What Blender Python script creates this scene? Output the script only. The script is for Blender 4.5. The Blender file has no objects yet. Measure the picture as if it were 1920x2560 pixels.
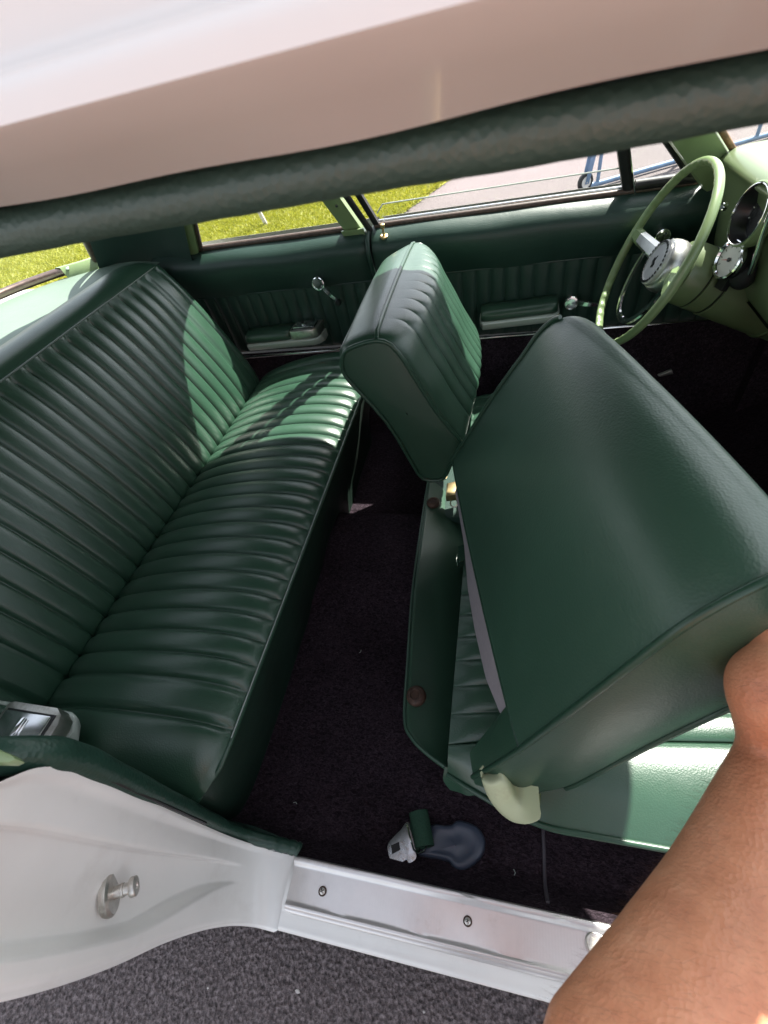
import bpy, bmesh, math, random
import numpy as np
from mathutils import Vector, Matrix

random.seed(7); rng = np.random.default_rng(7)
scene = bpy.context.scene
COL = scene.collection
R_ = math.radians

# ------------------------------------------------------------------ camera
# car frame: +X to the bonnet, +Y to the driver's side, Z up; the camera hangs over the door sill
FPX = 1150.0
_fr = np.array([4560, 100, -1150.0]); _fr /= np.linalg.norm(_fr)
_lf = np.array([318, -1280, 1150.0]); _lf -= _fr * _fr.dot(_lf); _lf /= np.linalg.norm(_lf)
_up = np.cross(_fr, _lf)
RC = np.stack([_fr, _lf, _up])
CAM = np.array([0, 0, 1.28])
cam_data = bpy.data.cameras.new('camera'); cam = bpy.data.objects.new('camera', cam_data); COL.objects.link(cam)
M4 = Matrix.Identity(4)
for r in range(3):
    M4[r][0] = RC[r, 0]; M4[r][1] = -RC[r, 1]; M4[r][2] = -RC[r, 2]; M4[r][3] = CAM[r]
cam.matrix_world = M4
cam_data.sensor_fit = 'VERTICAL'; cam_data.sensor_height = 36; cam_data.lens = FPX / 2560 * 36
cam_data.clip_start = 0.01; cam_data.clip_end = 3000
cam_data.dof.use_dof = True; cam_data.dof.focus_distance = 0.95; cam_data.dof.aperture_fstop = 9
scene.camera = cam

# ------------------------------------------------------------------ light
SUN = Vector((0.35, 0.588, 1.0)).normalized()
world = bpy.data.worlds.new('World'); scene.world = world; world.use_nodes = True
wn = world.node_tree
sky = wn.nodes.new('ShaderNodeTexSky'); sky.sky_type = 'NISHITA'; sky.sun_disc = False
sky.sun_elevation = math.asin(SUN.z); sky.sun_rotation = math.atan2(SUN.x, SUN.y)
sky.air_density = 1.0; sky.dust_density = 1.6; sky.ozone_density = 1.0
hz = wn.nodes.new('ShaderNodeHueSaturation'); hz.inputs['Saturation'].default_value = 0.36      # hazy summer sky
wn.links.new(sky.outputs[0], hz.inputs['Color']); wn.links.new(hz.outputs[0], wn.nodes['Background'].inputs[0])
wn.nodes['Background'].inputs[1].default_value = 0.11
sun_d = bpy.data.lights.new('sun', 'SUN'); sun_d.energy = 4.5; sun_d.angle = R_(0.55); sun_d.color = (1.0, 0.95, 0.87)
sun_o = bpy.data.objects.new('sun', sun_d); COL.objects.link(sun_o)
sun_o.rotation_euler = SUN.to_track_quat('Z', 'Y').to_euler(); sun_o.location = (3, 5, 9)
vs = scene.view_settings
vs.view_transform = 'Standard'; vs.look = 'None'; vs.exposure = 1.85; vs.gamma = 1.0; vs.use_curve_mapping = False
scene.cycles.use_denoising = True
scene.cycles.max_bounces = 10; scene.cycles.diffuse_bounces = 6; scene.cycles.transparent_max_bounces = 16

# ------------------------------------------------------------------ helpers
def at(u, v, ax, val):
    """photo direction (u, v) met with the car plane ax = val -> car coordinates"""
    d = RC @ np.array([(u - 960) / FPX, (v - 1280) / FPX, 1.0])
    k = 'xyz'.index(ax); t = (val - CAM[k]) / d[k]
    return CAM + t * d
def cp(u, v, depth):
    return CAM + RC @ (np.array([(u - 960) / FPX, (v - 1280) / FPX, 1.0]) * depth)

def link(o, parent=None):
    COL.objects.link(o)
    if parent is not None:
        o.parent = parent
        def wm(q):
            m = q.matrix_parent_inverse @ Matrix.Translation(q.location)
            return wm(q.parent) @ m if q.parent is not None else Matrix.Translation(q.location)
        o.matrix_parent_inverse = wm(parent).inverted()
    return o
def empty(name, loc, parent=None):
    o = bpy.data.objects.new(name, None); o.empty_display_size = .05
    COL.objects.link(o)
    if parent is not None:
        o.parent = parent
        o.location = Vector(loc) - parent.location
    else:
        o.location = loc
    return o
def mesh(name, verts, faces, mat, parent=None, smooth=True, sharp=None):
    me = bpy.data.meshes.new(name)
    me.from_pydata([tuple(map(float, v)) for v in verts], [], [tuple(int(i) for i in f) for f in faces])
    me.update()
    if smooth:
        me.polygons.foreach_set('use_smooth', [True] * len(me.polygons))
        if sharp: 
            try: me.set_sharp_from_angle(angle=R_(sharp))
            except Exception: pass
    if mat: me.materials.append(mat)
    o = bpy.data.objects.new(name, me)
    return link(o, parent)
def grid(name, rows, mat, parent=None, closed_u=False, closed_v=False, caps=False, smooth=True, flip=False, sharp=None):
    """rows: list (i) of list (j) of points; closed_v closes each row into a ring; caps fills first and last ring"""
    n = len(rows); m = len(rows[0]); V = [p for r in rows for p in r]; F = []
    for i in range(n if closed_u else n - 1):
        for j in range(m if closed_v else m - 1):
            a = i * m + j; b = i * m + (j + 1) % m; c = ((i + 1) % n) * m + (j + 1) % m; d = ((i + 1) % n) * m + j
            F.append((a, d, c, b) if flip else (a, b, c, d))
    if caps:
        F.append(tuple(range(m))[::1 if flip else -1]); F.append(tuple((n - 1) * m + j for j in range(m))[::-1 if flip else 1])
    return mesh(name, V, F, mat, parent, smooth, sharp)
def spl(pts, n, closed=False):
    """resampled Catmull-Rom through pts"""
    P = np.array(pts, float); k = len(P); out = []
    seg = k if closed else k - 1
    for q in np.linspace(0, seg, n, endpoint=not closed):
        i = min(int(q), seg - 1); t = q - i
        if closed: p0, p1, p2, p3 = P[(i - 1) % k], P[i], P[(i + 1) % k], P[(i + 2) % k]
        else: p0, p1, p2, p3 = P[max(i - 1, 0)], P[i], P[i + 1], P[min(i + 2, k - 1)]
        out.append(.5 * ((2 * p1) + (-p0 + p2) * t + (2 * p0 - 5 * p1 + 4 * p2 - p3) * t * t + (-p0 + 3 * p1 - 3 * p2 + p3) * t ** 3))
    return out
def lin(pts, n):
    P = np.array(pts, float); d = np.r_[0, np.cumsum(np.linalg.norm(np.diff(P, axis=0), axis=1))]
    q = np.linspace(0, d[-1], n)
    return [np.array([np.interp(x, d, P[:, k]) for k in range(P.shape[1])]) for x in q]
def tube_rows(pts, rad, seg=8, closed=False, squash=None):
    P = [np.array(p, float) for p in pts]; n = len(P); rows = []
    ref = np.array([0.13, 0.27, 0.95])
    prev = None
    for i in range(n):
        if closed: t = P[(i + 1) % n] - P[(i - 1) % n]
        else: t = P[min(i + 1, n - 1)] - P[max(i - 1, 0)]
        t = t / (np.linalg.norm(t) + 1e-12)
        a = (prev if prev is not None else ref); a = a - t * a.dot(t)
        if np.linalg.norm(a) < 1e-6: a = np.array([1., 0, 0]) - t * t[0]
        a /= np.linalg.norm(a); prev = a
        b = np.cross(t, a); r = rad[i] if hasattr(rad, '__len__') else rad
        s = squash or 1.0
        rows.append([P[i] + r * (math.cos(2 * math.pi * k / seg) * a * s + math.sin(2 * math.pi * k / seg) * b) for k in range(seg)])
    return rows
def tube(name, pts, rad, mat, parent=None, seg=8, closed=False, caps=True, squash=None):
    return grid(name, tube_rows(pts, rad, seg, closed, squash), mat, parent, closed_u=closed, closed_v=True, caps=caps and not closed, flip=False, sharp=50)
def frame(axis):
    n = np.array(axis, float); n /= np.linalg.norm(n)
    a = np.array([0, 0, 1.]) if abs(n[2]) < .9 else np.array([1., 0, 0])
    e1 = a - n * a.dot(n); e1 /= np.linalg.norm(e1); e2 = np.cross(n, e1)
    return e1, e2, n
def lathe(name, prof, org, axis, mat, parent=None, seg=28, sharp=35, caps=True):
    """prof: (radius, height along axis)"""
    e1, e2, n = frame(axis); o = np.array(org, float); rows = []
    for r, h in prof:
        r = max(r, 1e-5)
        rows.append([o + n * h + r * (math.cos(2 * math.pi * k / seg) * e1 + math.sin(2 * math.pi * k / seg) * e2) for k in range(seg)])
    return grid(name, rows, mat, parent, closed_v=True, caps=caps, sharp=sharp)
def extrude(name, outline, vec, mat, parent=None, bevel=0.0, seg=2, smooth=True):
    """closed outline (3-D points) pushed along vec"""
    n = len(outline); v = np.array(vec, float)
    V = [np.array(p, float) for p in outline] + [np.array(p, float) + v for p in outline]
    F = [tuple(range(n))[::-1], tuple(range(n, 2 * n))] + [(i, (i + 1) % n, n + (i + 1) % n, n + i) for i in range(n)]
    o = mesh(name, V, F, mat, parent, smooth)
    bm = bmesh.new(); bm.from_mesh(o.data)
    bmesh.ops.recalc_face_normals(bm, faces=bm.faces)
    if bevel:
        ed = [e for e in bm.edges if len(e.link_faces) == 2 and e.calc_face_angle(0) > .6]
        bmesh.ops.bevel(bm, geom=ed, offset=bevel, segments=seg, affect='EDGES', profile=.6)
    for f in bm.faces: f.smooth = smooth
    bm.to_mesh(o.data); bm.free()
    if smooth:
        try: o.data.set_sharp_from_angle(angle=R_(40))
        except Exception: pass
    return o
def box(name, lo, hi, mat, parent=None, bevel=0.0):
    (x0, y0, z0), (x1, y1, z1) = lo, hi
    return extrude(name, [(x0, y0, z0), (x1, y0, z0), (x1, y1, z0), (x0, y1, z0)], (0, 0, z1 - z0), mat, parent, bevel)
def tag(o, label, cat=None, group=None, kind=None):
    o['label'] = label
    if cat: o['category'] = cat
    if group: o['group'] = group
    if kind: o['kind'] = kind
    return o

# ------------------------------------------------------------------ materials
def nt(name):
    m = bpy.data.materials.new(name); m.use_nodes = True
    t = m.node_tree; b = t.nodes['Principled BSDF']
    return m, t, b
def N(t, typ, **kw):
    n = t.nodes.new(typ)
    for k, v in kw.items():
        if k in n.inputs.keys(): n.inputs[k].default_value = v
        else: setattr(n, k, v)
    return n
def coords(t):
    return N(t, 'ShaderNodeTexCoord').outputs['Object']
def noise(t, scale, detail=3, rough=.55, vec=None, dist=0):
    n = N(t, 'ShaderNodeTexNoise'); n.inputs['Scale'].default_value = scale; n.inputs['Detail'].default_value = detail
    n.inputs['Roughness'].default_value = rough; n.inputs['Distortion'].default_value = dist
    t.links.new(vec if vec is not None else coords(t), n.inputs['Vector']); return n
def ramp(t, fac, stops):
    r = N(t, 'ShaderNodeValToRGB'); e = r.color_ramp.elements
    while len(e) > 1: e.remove(e[0])
    for i, (p, c) in enumerate(stops):
        el = e[0] if i == 0 else e.new(p)
        el.position = p; el.color = (c if len(c) == 4 else (*c, 1))
    t.links.new(fac, r.inputs[0]); return r.outputs[0]
def bump(t, b, height, strength, dist, prev=None):
    n = N(t, 'ShaderNodeBump'); n.inputs['Strength'].default_value = strength; n.inputs['Distance'].default_value = dist
    t.links.new(height, n.inputs['Height'])
    if prev is not None: t.links.new(prev, n.inputs['Normal'])
    t.links.new(n.outputs[0], b.inputs['Normal']); return n.outputs[0]
def mixc(c, k): return tuple(max(0, min(1, x * k)) for x in c)

def vinyl(name, col, rough=.42, grain=420, gs=.22, wave=0.25, spec=.5):
    m, t, b = nt(name)
    big = noise(t, 5, 3)
    c = ramp(t, big.outputs['Fac'], [(.3, mixc(col, .9)), (.7, mixc(col, 1.08))])
    t.links.new(c, b.inputs['Base Color'])
    b.inputs['Specular IOR Level'].default_value = spec
    rr = N(t, 'ShaderNodeMapRange'); rr.inputs['To Min'].default_value = rough - .05; rr.inputs['To Max'].default_value = rough + .07
    n2 = noise(t, 30, 4); t.links.new(n2.outputs['Fac'], rr.inputs['Value']); t.links.new(rr.outputs[0], b.inputs['Roughness'])
    n1 = bump(t, b, noise(t, 18, 2).outputs['Fac'], wave, .004)
    v = N(t, 'ShaderNodeTexVoronoi'); v.inputs['Scale'].default_value = grain; t.links.new(coords(t), v.inputs['Vector'])
    bump(t, b, v.outputs['Distance'], gs, .0012, n1)
    return m
def paint(name, col, rough=.3, coat=.4, var=.06, dirt=None, dirt_amt=.0, bumpy=.05):
    m, t, b = nt(name)
    n = noise(t, 9, 5, .6)
    c = ramp(t, n.outputs['Fac'], [(.3, mixc(col, 1 - var)), (.7, mixc(col, 1 + var))])
    if dirt:
        d = noise(t, 11, 9, .66); mk = ramp(t, d.outputs['Fac'], [(.56, (0, 0, 0)), (.72, (dirt_amt,) * 3)])
        mx = N(t, 'ShaderNodeMixRGB'); t.links.new(mk, mx.inputs[0]); t.links.new(c, mx.inputs[1]); mx.inputs[2].default_value = (*dirt, 1); c = mx.outputs[0]
    t.links.new(c, b.inputs['Base Color']); b.inputs['Roughness'].default_value = rough
    b.inputs['Coat Weight'].default_value = coat; b.inputs['Coat Roughness'].default_value = .08
    bump(t, b, noise(t, 14, 3).outputs['Fac'], bumpy, .006)
    return m
def metal(name, col, rough, var=.1, stain=None):
    m, t, b = nt(name); b.inputs['Metallic'].default_value = 1
    n = noise(t, 60, 6, .65)
    c = ramp(t, n.outputs['Fac'], [(.3, mixc(col, 1 - var)), (.7, mixc(col, 1 + var))])
    if stain:
        d = noise(t, 45, 8, .7); mk = ramp(t, d.outputs['Fac'], [(.52, (0, 0, 0)), (.7, (.8, .8, .8))])
        mx = N(t, 'ShaderNodeMixRGB'); t.links.new(mk, mx.inputs[0]); t.links.new(c, mx.inputs[1]); mx.inputs[2].default_value = (*stain, 1); c = mx.outputs[0]
    t.links.new(c, b.inputs['Base Color'])
    r = N(t, 'ShaderNodeMapRange'); r.inputs['To Min'].default_value = max(.02, rough - .06); r.inputs['To Max'].default_value = rough + .1
    t.links.new(n.outputs['Fac'], r.inputs['Value']); t.links.new(r.outputs[0], b.inputs['Roughness'])
    return m
def plain(name, col, rough=.5, spec=.5, var=.12, scale=40, bs=.1, bd=.001):
    m, t, b = nt(name); n = noise(t, scale, 5)
    t.links.new(ramp(t, n.outputs['Fac'], [(.3, mixc(col, 1 - var)), (.7, mixc(col, 1 + var))]), b.inputs['Base Color'])
    b.inputs['Roughness'].default_value = rough; b.inputs['Specular IOR Level'].default_value = spec
    bump(t, b, n.outputs['Fac'], bs, bd); return m

GREEN = (.0255, .070, .0425)
VINYL = vinyl('green_vinyl', GREEN, rough=.34, wave=.10, gs=.16, spec=.8)
VINYL_T = vinyl('green_vinyl_trim', (.019, .047, .036), rough=.40, wave=.2)
VINYL_P = vinyl('green_vinyl_piping', (.022, .062, .038), rough=.32, wave=.0, gs=.05)
VINYL_W = vinyl('green_vinyl_wrapped', (.040, .078, .060), rough=.5, grain=260, gs=.45, wave=.12, spec=.8)
PALE = paint('pale_green_paint', (.20, .28, .13), rough=.36, coat=.3, var=.05, bumpy=.02)
PALE_D = paint('sage_green_dash_paint', (.13, .175, .085), rough=.38, coat=.25, var=.05, bumpy=.02)
PALE_PL = paint('pale_green_plastic', (.50, .55, .35), rough=.5, coat=.0, var=.06, dirt=(.25, .17, .08), dirt_amt=.5)
WHITE = paint('white_body_paint', (.82, .82, .79), rough=.3, coat=.35, var=.03, dirt=(.50, .47, .43), dirt_amt=.22, bumpy=.10)
ROOFW = paint('white_roof_paint_pink_bounce', (.75, .71, .67), rough=.24, coat=.6, var=.02, bumpy=.03)  # white roof; pink reflected light and dimmer tone put into the base colour
CHROME = metal('chrome', (.86, .86, .87), .06, .03)
STEEL = metal('worn_steel', (.62, .60, .56), .34, .12, (.33, .29, .24))
BRASSY = metal('aged_brass', (.55, .42, .22), .4, .2, (.25, .12, .06))
GASKET = plain('brown_gasket', (.075, .05, .04), .42, .5, .35, 120, .5)
RUBBER = plain('black_rubber', (.018, .018, .02), .5, .4)
BLACKPL = plain('black_plastic', (.012, .012, .013), .3, .5, .1)
RUSTR = plain('rusty_rubber', (.06, .035, .025), .5, .3, .5, 90, .5)
CARD = plain('grey_backing_board', (.34, .31, .33), .85, .2, .06, 90)
WEB = plain('green_webbing', (.022, .06, .038), .8, .2, .2, 400, .6)
SLATE = plain('slate_blue_plastic', (.055, .07, .105), .36, .5, .1, 20)
BLUEP = plain('blue_gate_paint', (.14, .22, .34), .4, .5, .2, 12)
WHITEP = plain('white_plastic', (.7, .69, .66), .5, .4, .08)
FACEW = plain('white_gauge_face', (.62, .62, .58), .5, .4, .03)
REDP = plain('red_needle', (.5, .03, .02), .5)
SEAMW = plain('grey_thread_highlight', (.30, .34, .32), .7)
STAKE = plain('weathered_stake', (.55, .52, .50), .7)

def m_plate():
    m, t, b = nt('ribbed_aluminium'); b.inputs['Metallic'].default_value = .7
    n = noise(t, 26, 8, .7); c = ramp(t, n.outputs['Fac'], [(.3, (.72, .70, .69)), (.6, (.68, .66, .65)), (.8, (.56, .52, .49))])
    t.links.new(c, b.inputs['Base Color']); b.inputs['Roughness'].default_value = .36
    w = N(t, 'ShaderNodeTexWave'); w.bands_direction = 'X'; w.inputs['Scale'].default_value = 75; w.inputs['Distortion'].default_value = 0
    t.links.new(coords(t), w.inputs['Vector']); n1 = bump(t, b, w.outputs['Fac'], .08, .0006)
    bump(t, b, noise(t, 90, 4).outputs['Fac'], .15, .001, n1); return m
PLATE = m_plate()
def m_carpet():
    m, t, b = nt('black_loop_carpet')
    mp = N(t, 'ShaderNodeMapping'); mp.inputs['Scale'].default_value = (1.0, 1.7, 1); t.links.new(coords(t), mp.inputs[0])
    n = noise(t, 135, 3, .6, mp.outputs[0], 1.2)
    big = noise(t, 7, 4)
    c = ramp(t, n.outputs['Fac'], [(.36, (.018, .0125, .0165)), (.54, (.044, .031, .041)), (.72, (.085, .062, .079))])
    mx = N(t, 'ShaderNodeMixRGB', blend_type='MULTIPLY'); mx.inputs[0].default_value = 1
    t.links.new(c, mx.inputs[1]); t.links.new(ramp(t, big.outputs['Fac'], [(.3, (.75, .75, .75)), (.7, (1.15, 1.15, 1.15))]), mx.inputs[2])
    t.links.new(mx.outputs[0], b.inputs['Base Color']); b.inputs['Roughness'].default_value = .95; b.inputs['Specular IOR Level'].default_value = .12
    bump(t, b, n.outputs['Fac'], .9, .008); return m
CARPET = m_carpet()
def m_asphalt():
    m, t, b = nt('asphalt')
    v = N(t, 'ShaderNodeTexVoronoi'); v.inputs['Scale'].default_value = 130; t.links.new(coords(t), v.inputs['Vector'])
    n = noise(t, 120, 6, .7); big = noise(t, 1.2, 5)
    c = ramp(t, n.outputs['Fac'], [(.36, (.032, .025, .026)), (.50, (.13, .105, .106)), (.66, (.31, .26, .26))])
    mx = N(t, 'ShaderNodeMixRGB', blend_type='MULTIPLY'); mx.inputs[0].default_value = 1
    t.links.new(c, mx.inputs[1]); t.links.new(ramp(t, big.outputs['Fac'], [(.3, (.85, .85, .85)), (.7, (1.12, 1.1, 1.1))]), mx.inputs[2])
    t.links.new(mx.outputs[0], b.inputs['Base Color']); b.inputs['Roughness'].default_value = .8
    n1 = bump(t, b, v.outputs['Distance'], .8, .008); bump(t, b, n.outputs['Fac'], .6, .006, n1); return m
ASPHALT = m_asphalt()
def m_lawn():
    m, t, b = nt('lawn'); n = noise(t, 26, 6, .7); n2 = noise(t, .9, 4)
    c = ramp(t, n.outputs['Fac'], [(.3, (.10, .12, .010)), (.5, (.24, .25, .022)), (.7, (.36, .33, .05))])
    t.links.new(c, b.inputs['Base Color']); b.inputs['Roughness'].default_value = .8
    bump(t, b, n.outputs['Fac'], 1, .03); return m
LAWN = m_lawn()
def m_blade():
    m, t, b = nt('grass_blades'); n = noise(t, 3.0, 3); n2 = noise(t, 60, 2)
    c = ramp(t, n2.outputs['Fac'], [(.3, (.17, .21, .015)), (.5, (.32, .33, .03)), (.72, (.50, .44, .075))])
    t.links.new(c, b.inputs['Base Color']); b.inputs['Roughness'].default_value = .55
    b.inputs['Transmission Weight'].default_value = 0
    tr = N(t, 'ShaderNodeBsdfTranslucent'); t.links.new(c, tr.inputs[0]); mix = N(t, 'ShaderNodeMixShader'); mix.inputs[0].default_value = .35
    t.links.new(b.outputs[0], mix.inputs[1]); t.links.new(tr.outputs[0], mix.inputs[2]); t.links.new(mix.outputs[0], t.nodes['Material Output'].inputs[0]); return m
BLADE = m_blade()
def m_glass(name='window_glass', tint=(.93, .96, .94), refl=.9):
    m = bpy.data.materials.new(name); m.use_nodes = True; t = m.node_tree; t.nodes.remove(t.nodes['Principled BSDF'])
    tr = N(t, 'ShaderNodeBsdfTransparent'); tr.inputs[0].default_value = (*tint, 1)
    g = N(t, 'ShaderNodeBsdfGlossy'); g.inputs['Roughness'].default_value = .02
    f = N(t, 'ShaderNodeLayerWeight'); f.inputs['Blend'].default_value = .5
    pw = N(t, 'ShaderNodeMath', operation='POWER'); pw.inputs[1].default_value = 4.0; t.links.new(f.outputs['Facing'], pw.inputs[0])
    ma = N(t, 'ShaderNodeMath', operation='MULTIPLY_ADD'); ma.inputs[1].default_value = .55; ma.inputs[2].default_value = .035; t.links.new(pw.outputs[0], ma.inputs[0])
    mx = N(t, 'ShaderNodeMixShader'); t.links.new(ma.outputs[0], mx.inputs[0]); t.links.new(tr.outputs[0], mx.inputs[1]); t.links.new(g.outputs[0], mx.inputs[2])
    t.links.new(mx.outputs[0], t.nodes['Material Output'].inputs[0]); return m
GLASS = m_glass()
GEDGE = plain('glass_edge', (.62, .68, .62), .2, .6, .05)
def m_skin():
    m, t, b = nt('skin'); n = noise(t, 30, 5, .6); n2 = noise(t, 9, 3)
    c = ramp(t, n.outputs['Fac'], [(.3, (.50, .205, .105)), (.55, (.60, .27, .145)), (.75, (.66, .33, .19))])
    t.links.new(c, b.inputs['Base Color']); b.inputs['Roughness'].default_value = .46
    b.inputs['Subsurface Weight'].default_value = .12; b.inputs['Subsurface Radius'].default_value = (.012, .005, .003); b.inputs['Subsurface Scale'].default_value = .5
    v = N(t, 'ShaderNodeTexVoronoi'); v.inputs['Scale'].default_value = 330; t.links.new(coords(t), v.inputs['Vector'])
    n1 = bump(t, b, v.outputs['Distance'], .4, .0012); n3 = bump(t, b, n.outputs['Fac'], .35, .004, n1)
    fine = noise(t, 420, 4, .7); n4 = bump(t, b, fine.outputs['Fac'], .15, .001, n3)
    mp = N(t, 'ShaderNodeMapping'); mp.inputs['Scale'].default_value = (1, 1, 1); mp.inputs['Rotation'].default_value = (.6, .3, .9); t.links.new(coords(t), mp.inputs[0])
    bl = noise(t, 55, 6, .7, mp.outputs[0]); mx = N(t, 'ShaderNodeMixRGB', blend_type='MULTIPLY'); mx.inputs[0].default_value = 1
    t.links.new(c, mx.inputs[1]); t.links.new(ramp(t, bl.outputs['Fac'], [(.3, (.93, .90, .89)), (.5, (1, 1, 1)), (.75, (1.04, 1.02, 1.02))]), mx.inputs[2]); t.links.new(mx.outputs[0], b.inputs['Base Color'])
    return m
SKIN = m_skin()
HAIR = plain('arm_hair', (.14, .07, .04), .5)

YC = 0.74                       # centre plane of the car
def mir(p): return np.array([p[0], 2 * YC - p[1], p[2]])

# ------------------------------------------------------------------ ground
def sheet(name, x0, x1, y0, y1, z, mat, n=2):
    rows = [[(x, y, z) for x in np.linspace(x0, x1, n)] for y in np.linspace(y0, y1, n)]
    return grid(name, rows, mat, smooth=False)
road = sheet('road', -400, 400, -400, 400, 0.0, ASPHALT); tag(road, 'dark asphalt driveway under and around the car', 'asphalt', kind='structure')
# lawn: its edge runs away from the car on the driver's side
edge = [(-1.75, 2.6), (-1.35, 4.0), (-1.12, 4.85), (-.90, 5.5), (-.72, 6.05), (-.35, 7.2), (.2, 9), (1.0, 12), (3, 18), (8, 40), (20, 90)]
ed = spl([(*p, 0) for p in edge], 60)
rows = []
for p in ed:
    rows.append([(p[0] + (-.02 * random.random()), p[1], .004), (p[0] - .06, p[1], .018)] + [(p[0] + (-120 - p[0]) * q ** 2, p[1], .02) for q in (.1, .3, .6, 1.0)])
lawn = grid('lawn', rows, LAWN); tag(lawn, 'sunlit yellow green lawn beyond the car windows', 'lawn', kind='structure')
def blades():
    V = []; F = []; n = 0
    def field(count, x0, x1, y0, y1, hs):
        nonlocal n
        ey = np.array([p[1] for p in ed]); ex = np.array([p[0] for p in ed])
        for _ in range(count):
            y = random.uniform(y0, y1); x = random.uniform(x0, x1)
            if x > np.interp(y, ey, ex) - .02 + random.gauss(0, .015): continue
            h = hs * random.uniform(.5, 1.2); a = random.uniform(0, 6.28); w = .004 + .0035 * random.random()
            dx, dy = math.cos(a) * w, math.sin(a) * w; lx, ly = random.gauss(0, .4) * h, random.gauss(0, .4) * h
            V.extend([(x - dx, y - dy, .015), (x + dx, y + dy, .015), (x + lx + dx * .6, y + ly + dy * .6, .015 + h * .65), (x + lx * 1.9 - dx * .1, y + ly * 1.9, .015 + h)])
            F.extend([(n, n + 1, n + 2), (n, n + 2, n + 3)]); n += 4
    field(90000, -4.2, -.4, 4.3, 7.2, .05)
    field(30000, -7.5, -4.2, 4.3, 8.5, .055)
    o = mesh('grass', V, F, BLADE, smooth=False)
    tag(o, 'short bright grass blades of the lawn beyond the windows', 'grass', kind='stuff')
blades()

# loose chips of stone on the asphalt by the sill
for (u, v, k) in ((745, 2478, .9), (520, 2470, .5), (1060, 2530, .5)):
    p = at(u, v, 'z', .004); n_ = 7; a0 = random.random() * 6
    ring = [p + np.array([math.cos(a0 + a) * .007 * k * random.uniform(.5, 1.1), math.sin(a0 + a) * .0045 * k * random.uniform(.6, 1.1), 0]) for a in np.linspace(0, 2 * math.pi, n_, endpoint=False)]
    o = extrude('stone_chip', ring, (0, 0, .004 * k), STAKE, road, .0008)
# stake standing in the lawn
b0 = at(672, 572, 'z', 0.0); 
extrude('garden_stake', [b0 + np.array(v) for v in ((-.02, -.012, -.01), (.02, -.012, -.01), (.02, .012, -.01), (-.02, .012, -.01))], (-.10, -.03, .42), STAKE, None, .003)
tag(bpy.data.objects['garden_stake'], 'thin pale stake leaning in the lawn behind the rear side window', 'stake')

# rolling tube gate on the driveway
GA = np.array([.715, 5.17, 0]); GB = np.array([2.95, 6.36, 0]); gd = (GB - GA) / np.linalg.norm(GB - GA); gl = np.linalg.norm(GB - GA)
gate = empty('rolling_gate', GA + gd * gl / 2); tag(gate, 'blue tubular rolling gate with caster wheel on the driveway', 'gate')
Z = np.array([0, 0, 1.0])
for h in (.032,):
    tube('bottom_rail', [GA + Z * h, GB + Z * h], .021, BLUEP, gate, 10)
for k in range(7):
    h = .36 + .135 * k
    tube('bar', [GA + Z * h, GB + Z * h], .017 if k else .021, BLUEP, gate, 8)
for q in (.03, .36, .68, .98):
    tube('upright', [GA + gd * gl * q + Z * .03, GA + gd * gl * q + Z * 1.18], .016, BLUEP, gate, 8)
tube('brace', [GA + gd * gl * .36 + Z * .09, GA + gd * gl * .52 + Z * .36], .012, BLUEP, gate, 8)
wc = GA + gd * (-.050) + np.array([0, .0, .071])
gn = np.cross(gd, Z)
wh = empty('caster_wheel', wc, gate)
lathe('tyre', [(.045, -.018), (.062, -.018), (.07, -.012), (.071, 0), (.07, .012), (.062, .018), (.045, .018)], wc, gn, RUBBER, wh, caps=False)
lathe('hub', [(.0, -.02), (.012, -.021), (.013, -.018), (.047, -.016), (.047, .016), (.013, .018), (.012, .021), (0, .021)], wc, gn, WHITEP, wh)
lathe('axle', [(.0, -.03), (.006, -.03), (.006, .03), (0, .03)], wc, gn, STEEL, wh, 10)
for s in (-1, 1):
    extrude('fork', [wc + gn * .025 * s + np.array(v) for v in (gd * -.018 - Z * .012, gd * .02 - Z * .012, gd * .075 + Z * .29, gd * .03 + Z * .29)], gn * .004 * s, BLUEP, gate, .001)

# ------------------------------------------------------------------ the car
car = empty('car', (0, YC, 0))
tag(car, 'white two-door classic car with dark green vinyl interior, passenger seat tipped forward', 'car')
XF, XR = .24, -1.05            # windscreen header and rear header
# ---- roof
half = [(.2315, 1.2525), (.204, 1.2672), (.1815, 1.2784), (.1790, 1.2803), (.1800, 1.2830), (.1815, 1.2868), (.1838, 1.2903), (.1885, 1.2925), (.1955, 1.2945), (.1995, 1.2985), (.2020, 1.312), (.2060, 1.335), (.2120, 1.358),
        (.2285, 1.378), (.252, 1.394), (.31, 1.406), (.42, 1.414), (.58, 1.422), (.74, 1.425)]
prof = half + [(2 * YC - y, z) for y, z in half[-2::-1]]
def rz(x): return .0135 * (x + .1) - .16 * max(0, -.55 - x) ** 2 - .9 * max(0, x - .12) ** 2
def rw(x, y):   # plan taper towards front and rear
    k = 1 - .10 * max(0, -.6 - x) - .12 * max(0, x - .1)
    return YC + (y - YC) * k
xs = list(np.linspace(XR, XF, 90))
def bow(x, y):   # the front edge of the roof bows forward in the middle
    return x + .22 * (1 - ((y - YC) / .54) ** 2) * max(0, (x - XR) / (XF - XR)) ** 6
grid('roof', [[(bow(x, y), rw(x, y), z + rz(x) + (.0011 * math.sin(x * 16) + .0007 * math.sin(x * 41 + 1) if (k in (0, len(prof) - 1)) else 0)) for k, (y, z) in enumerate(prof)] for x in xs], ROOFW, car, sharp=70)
inner = [(.2315, 1.2525), (.262, 1.2500), (.31, 1.268), (.40, 1.29), (.5, 1.315), (.62, 1.328), (.74, 1.333)]
ip = inner + [(2 * YC - y, z) for y, z in inner[-2::-1]]
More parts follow.
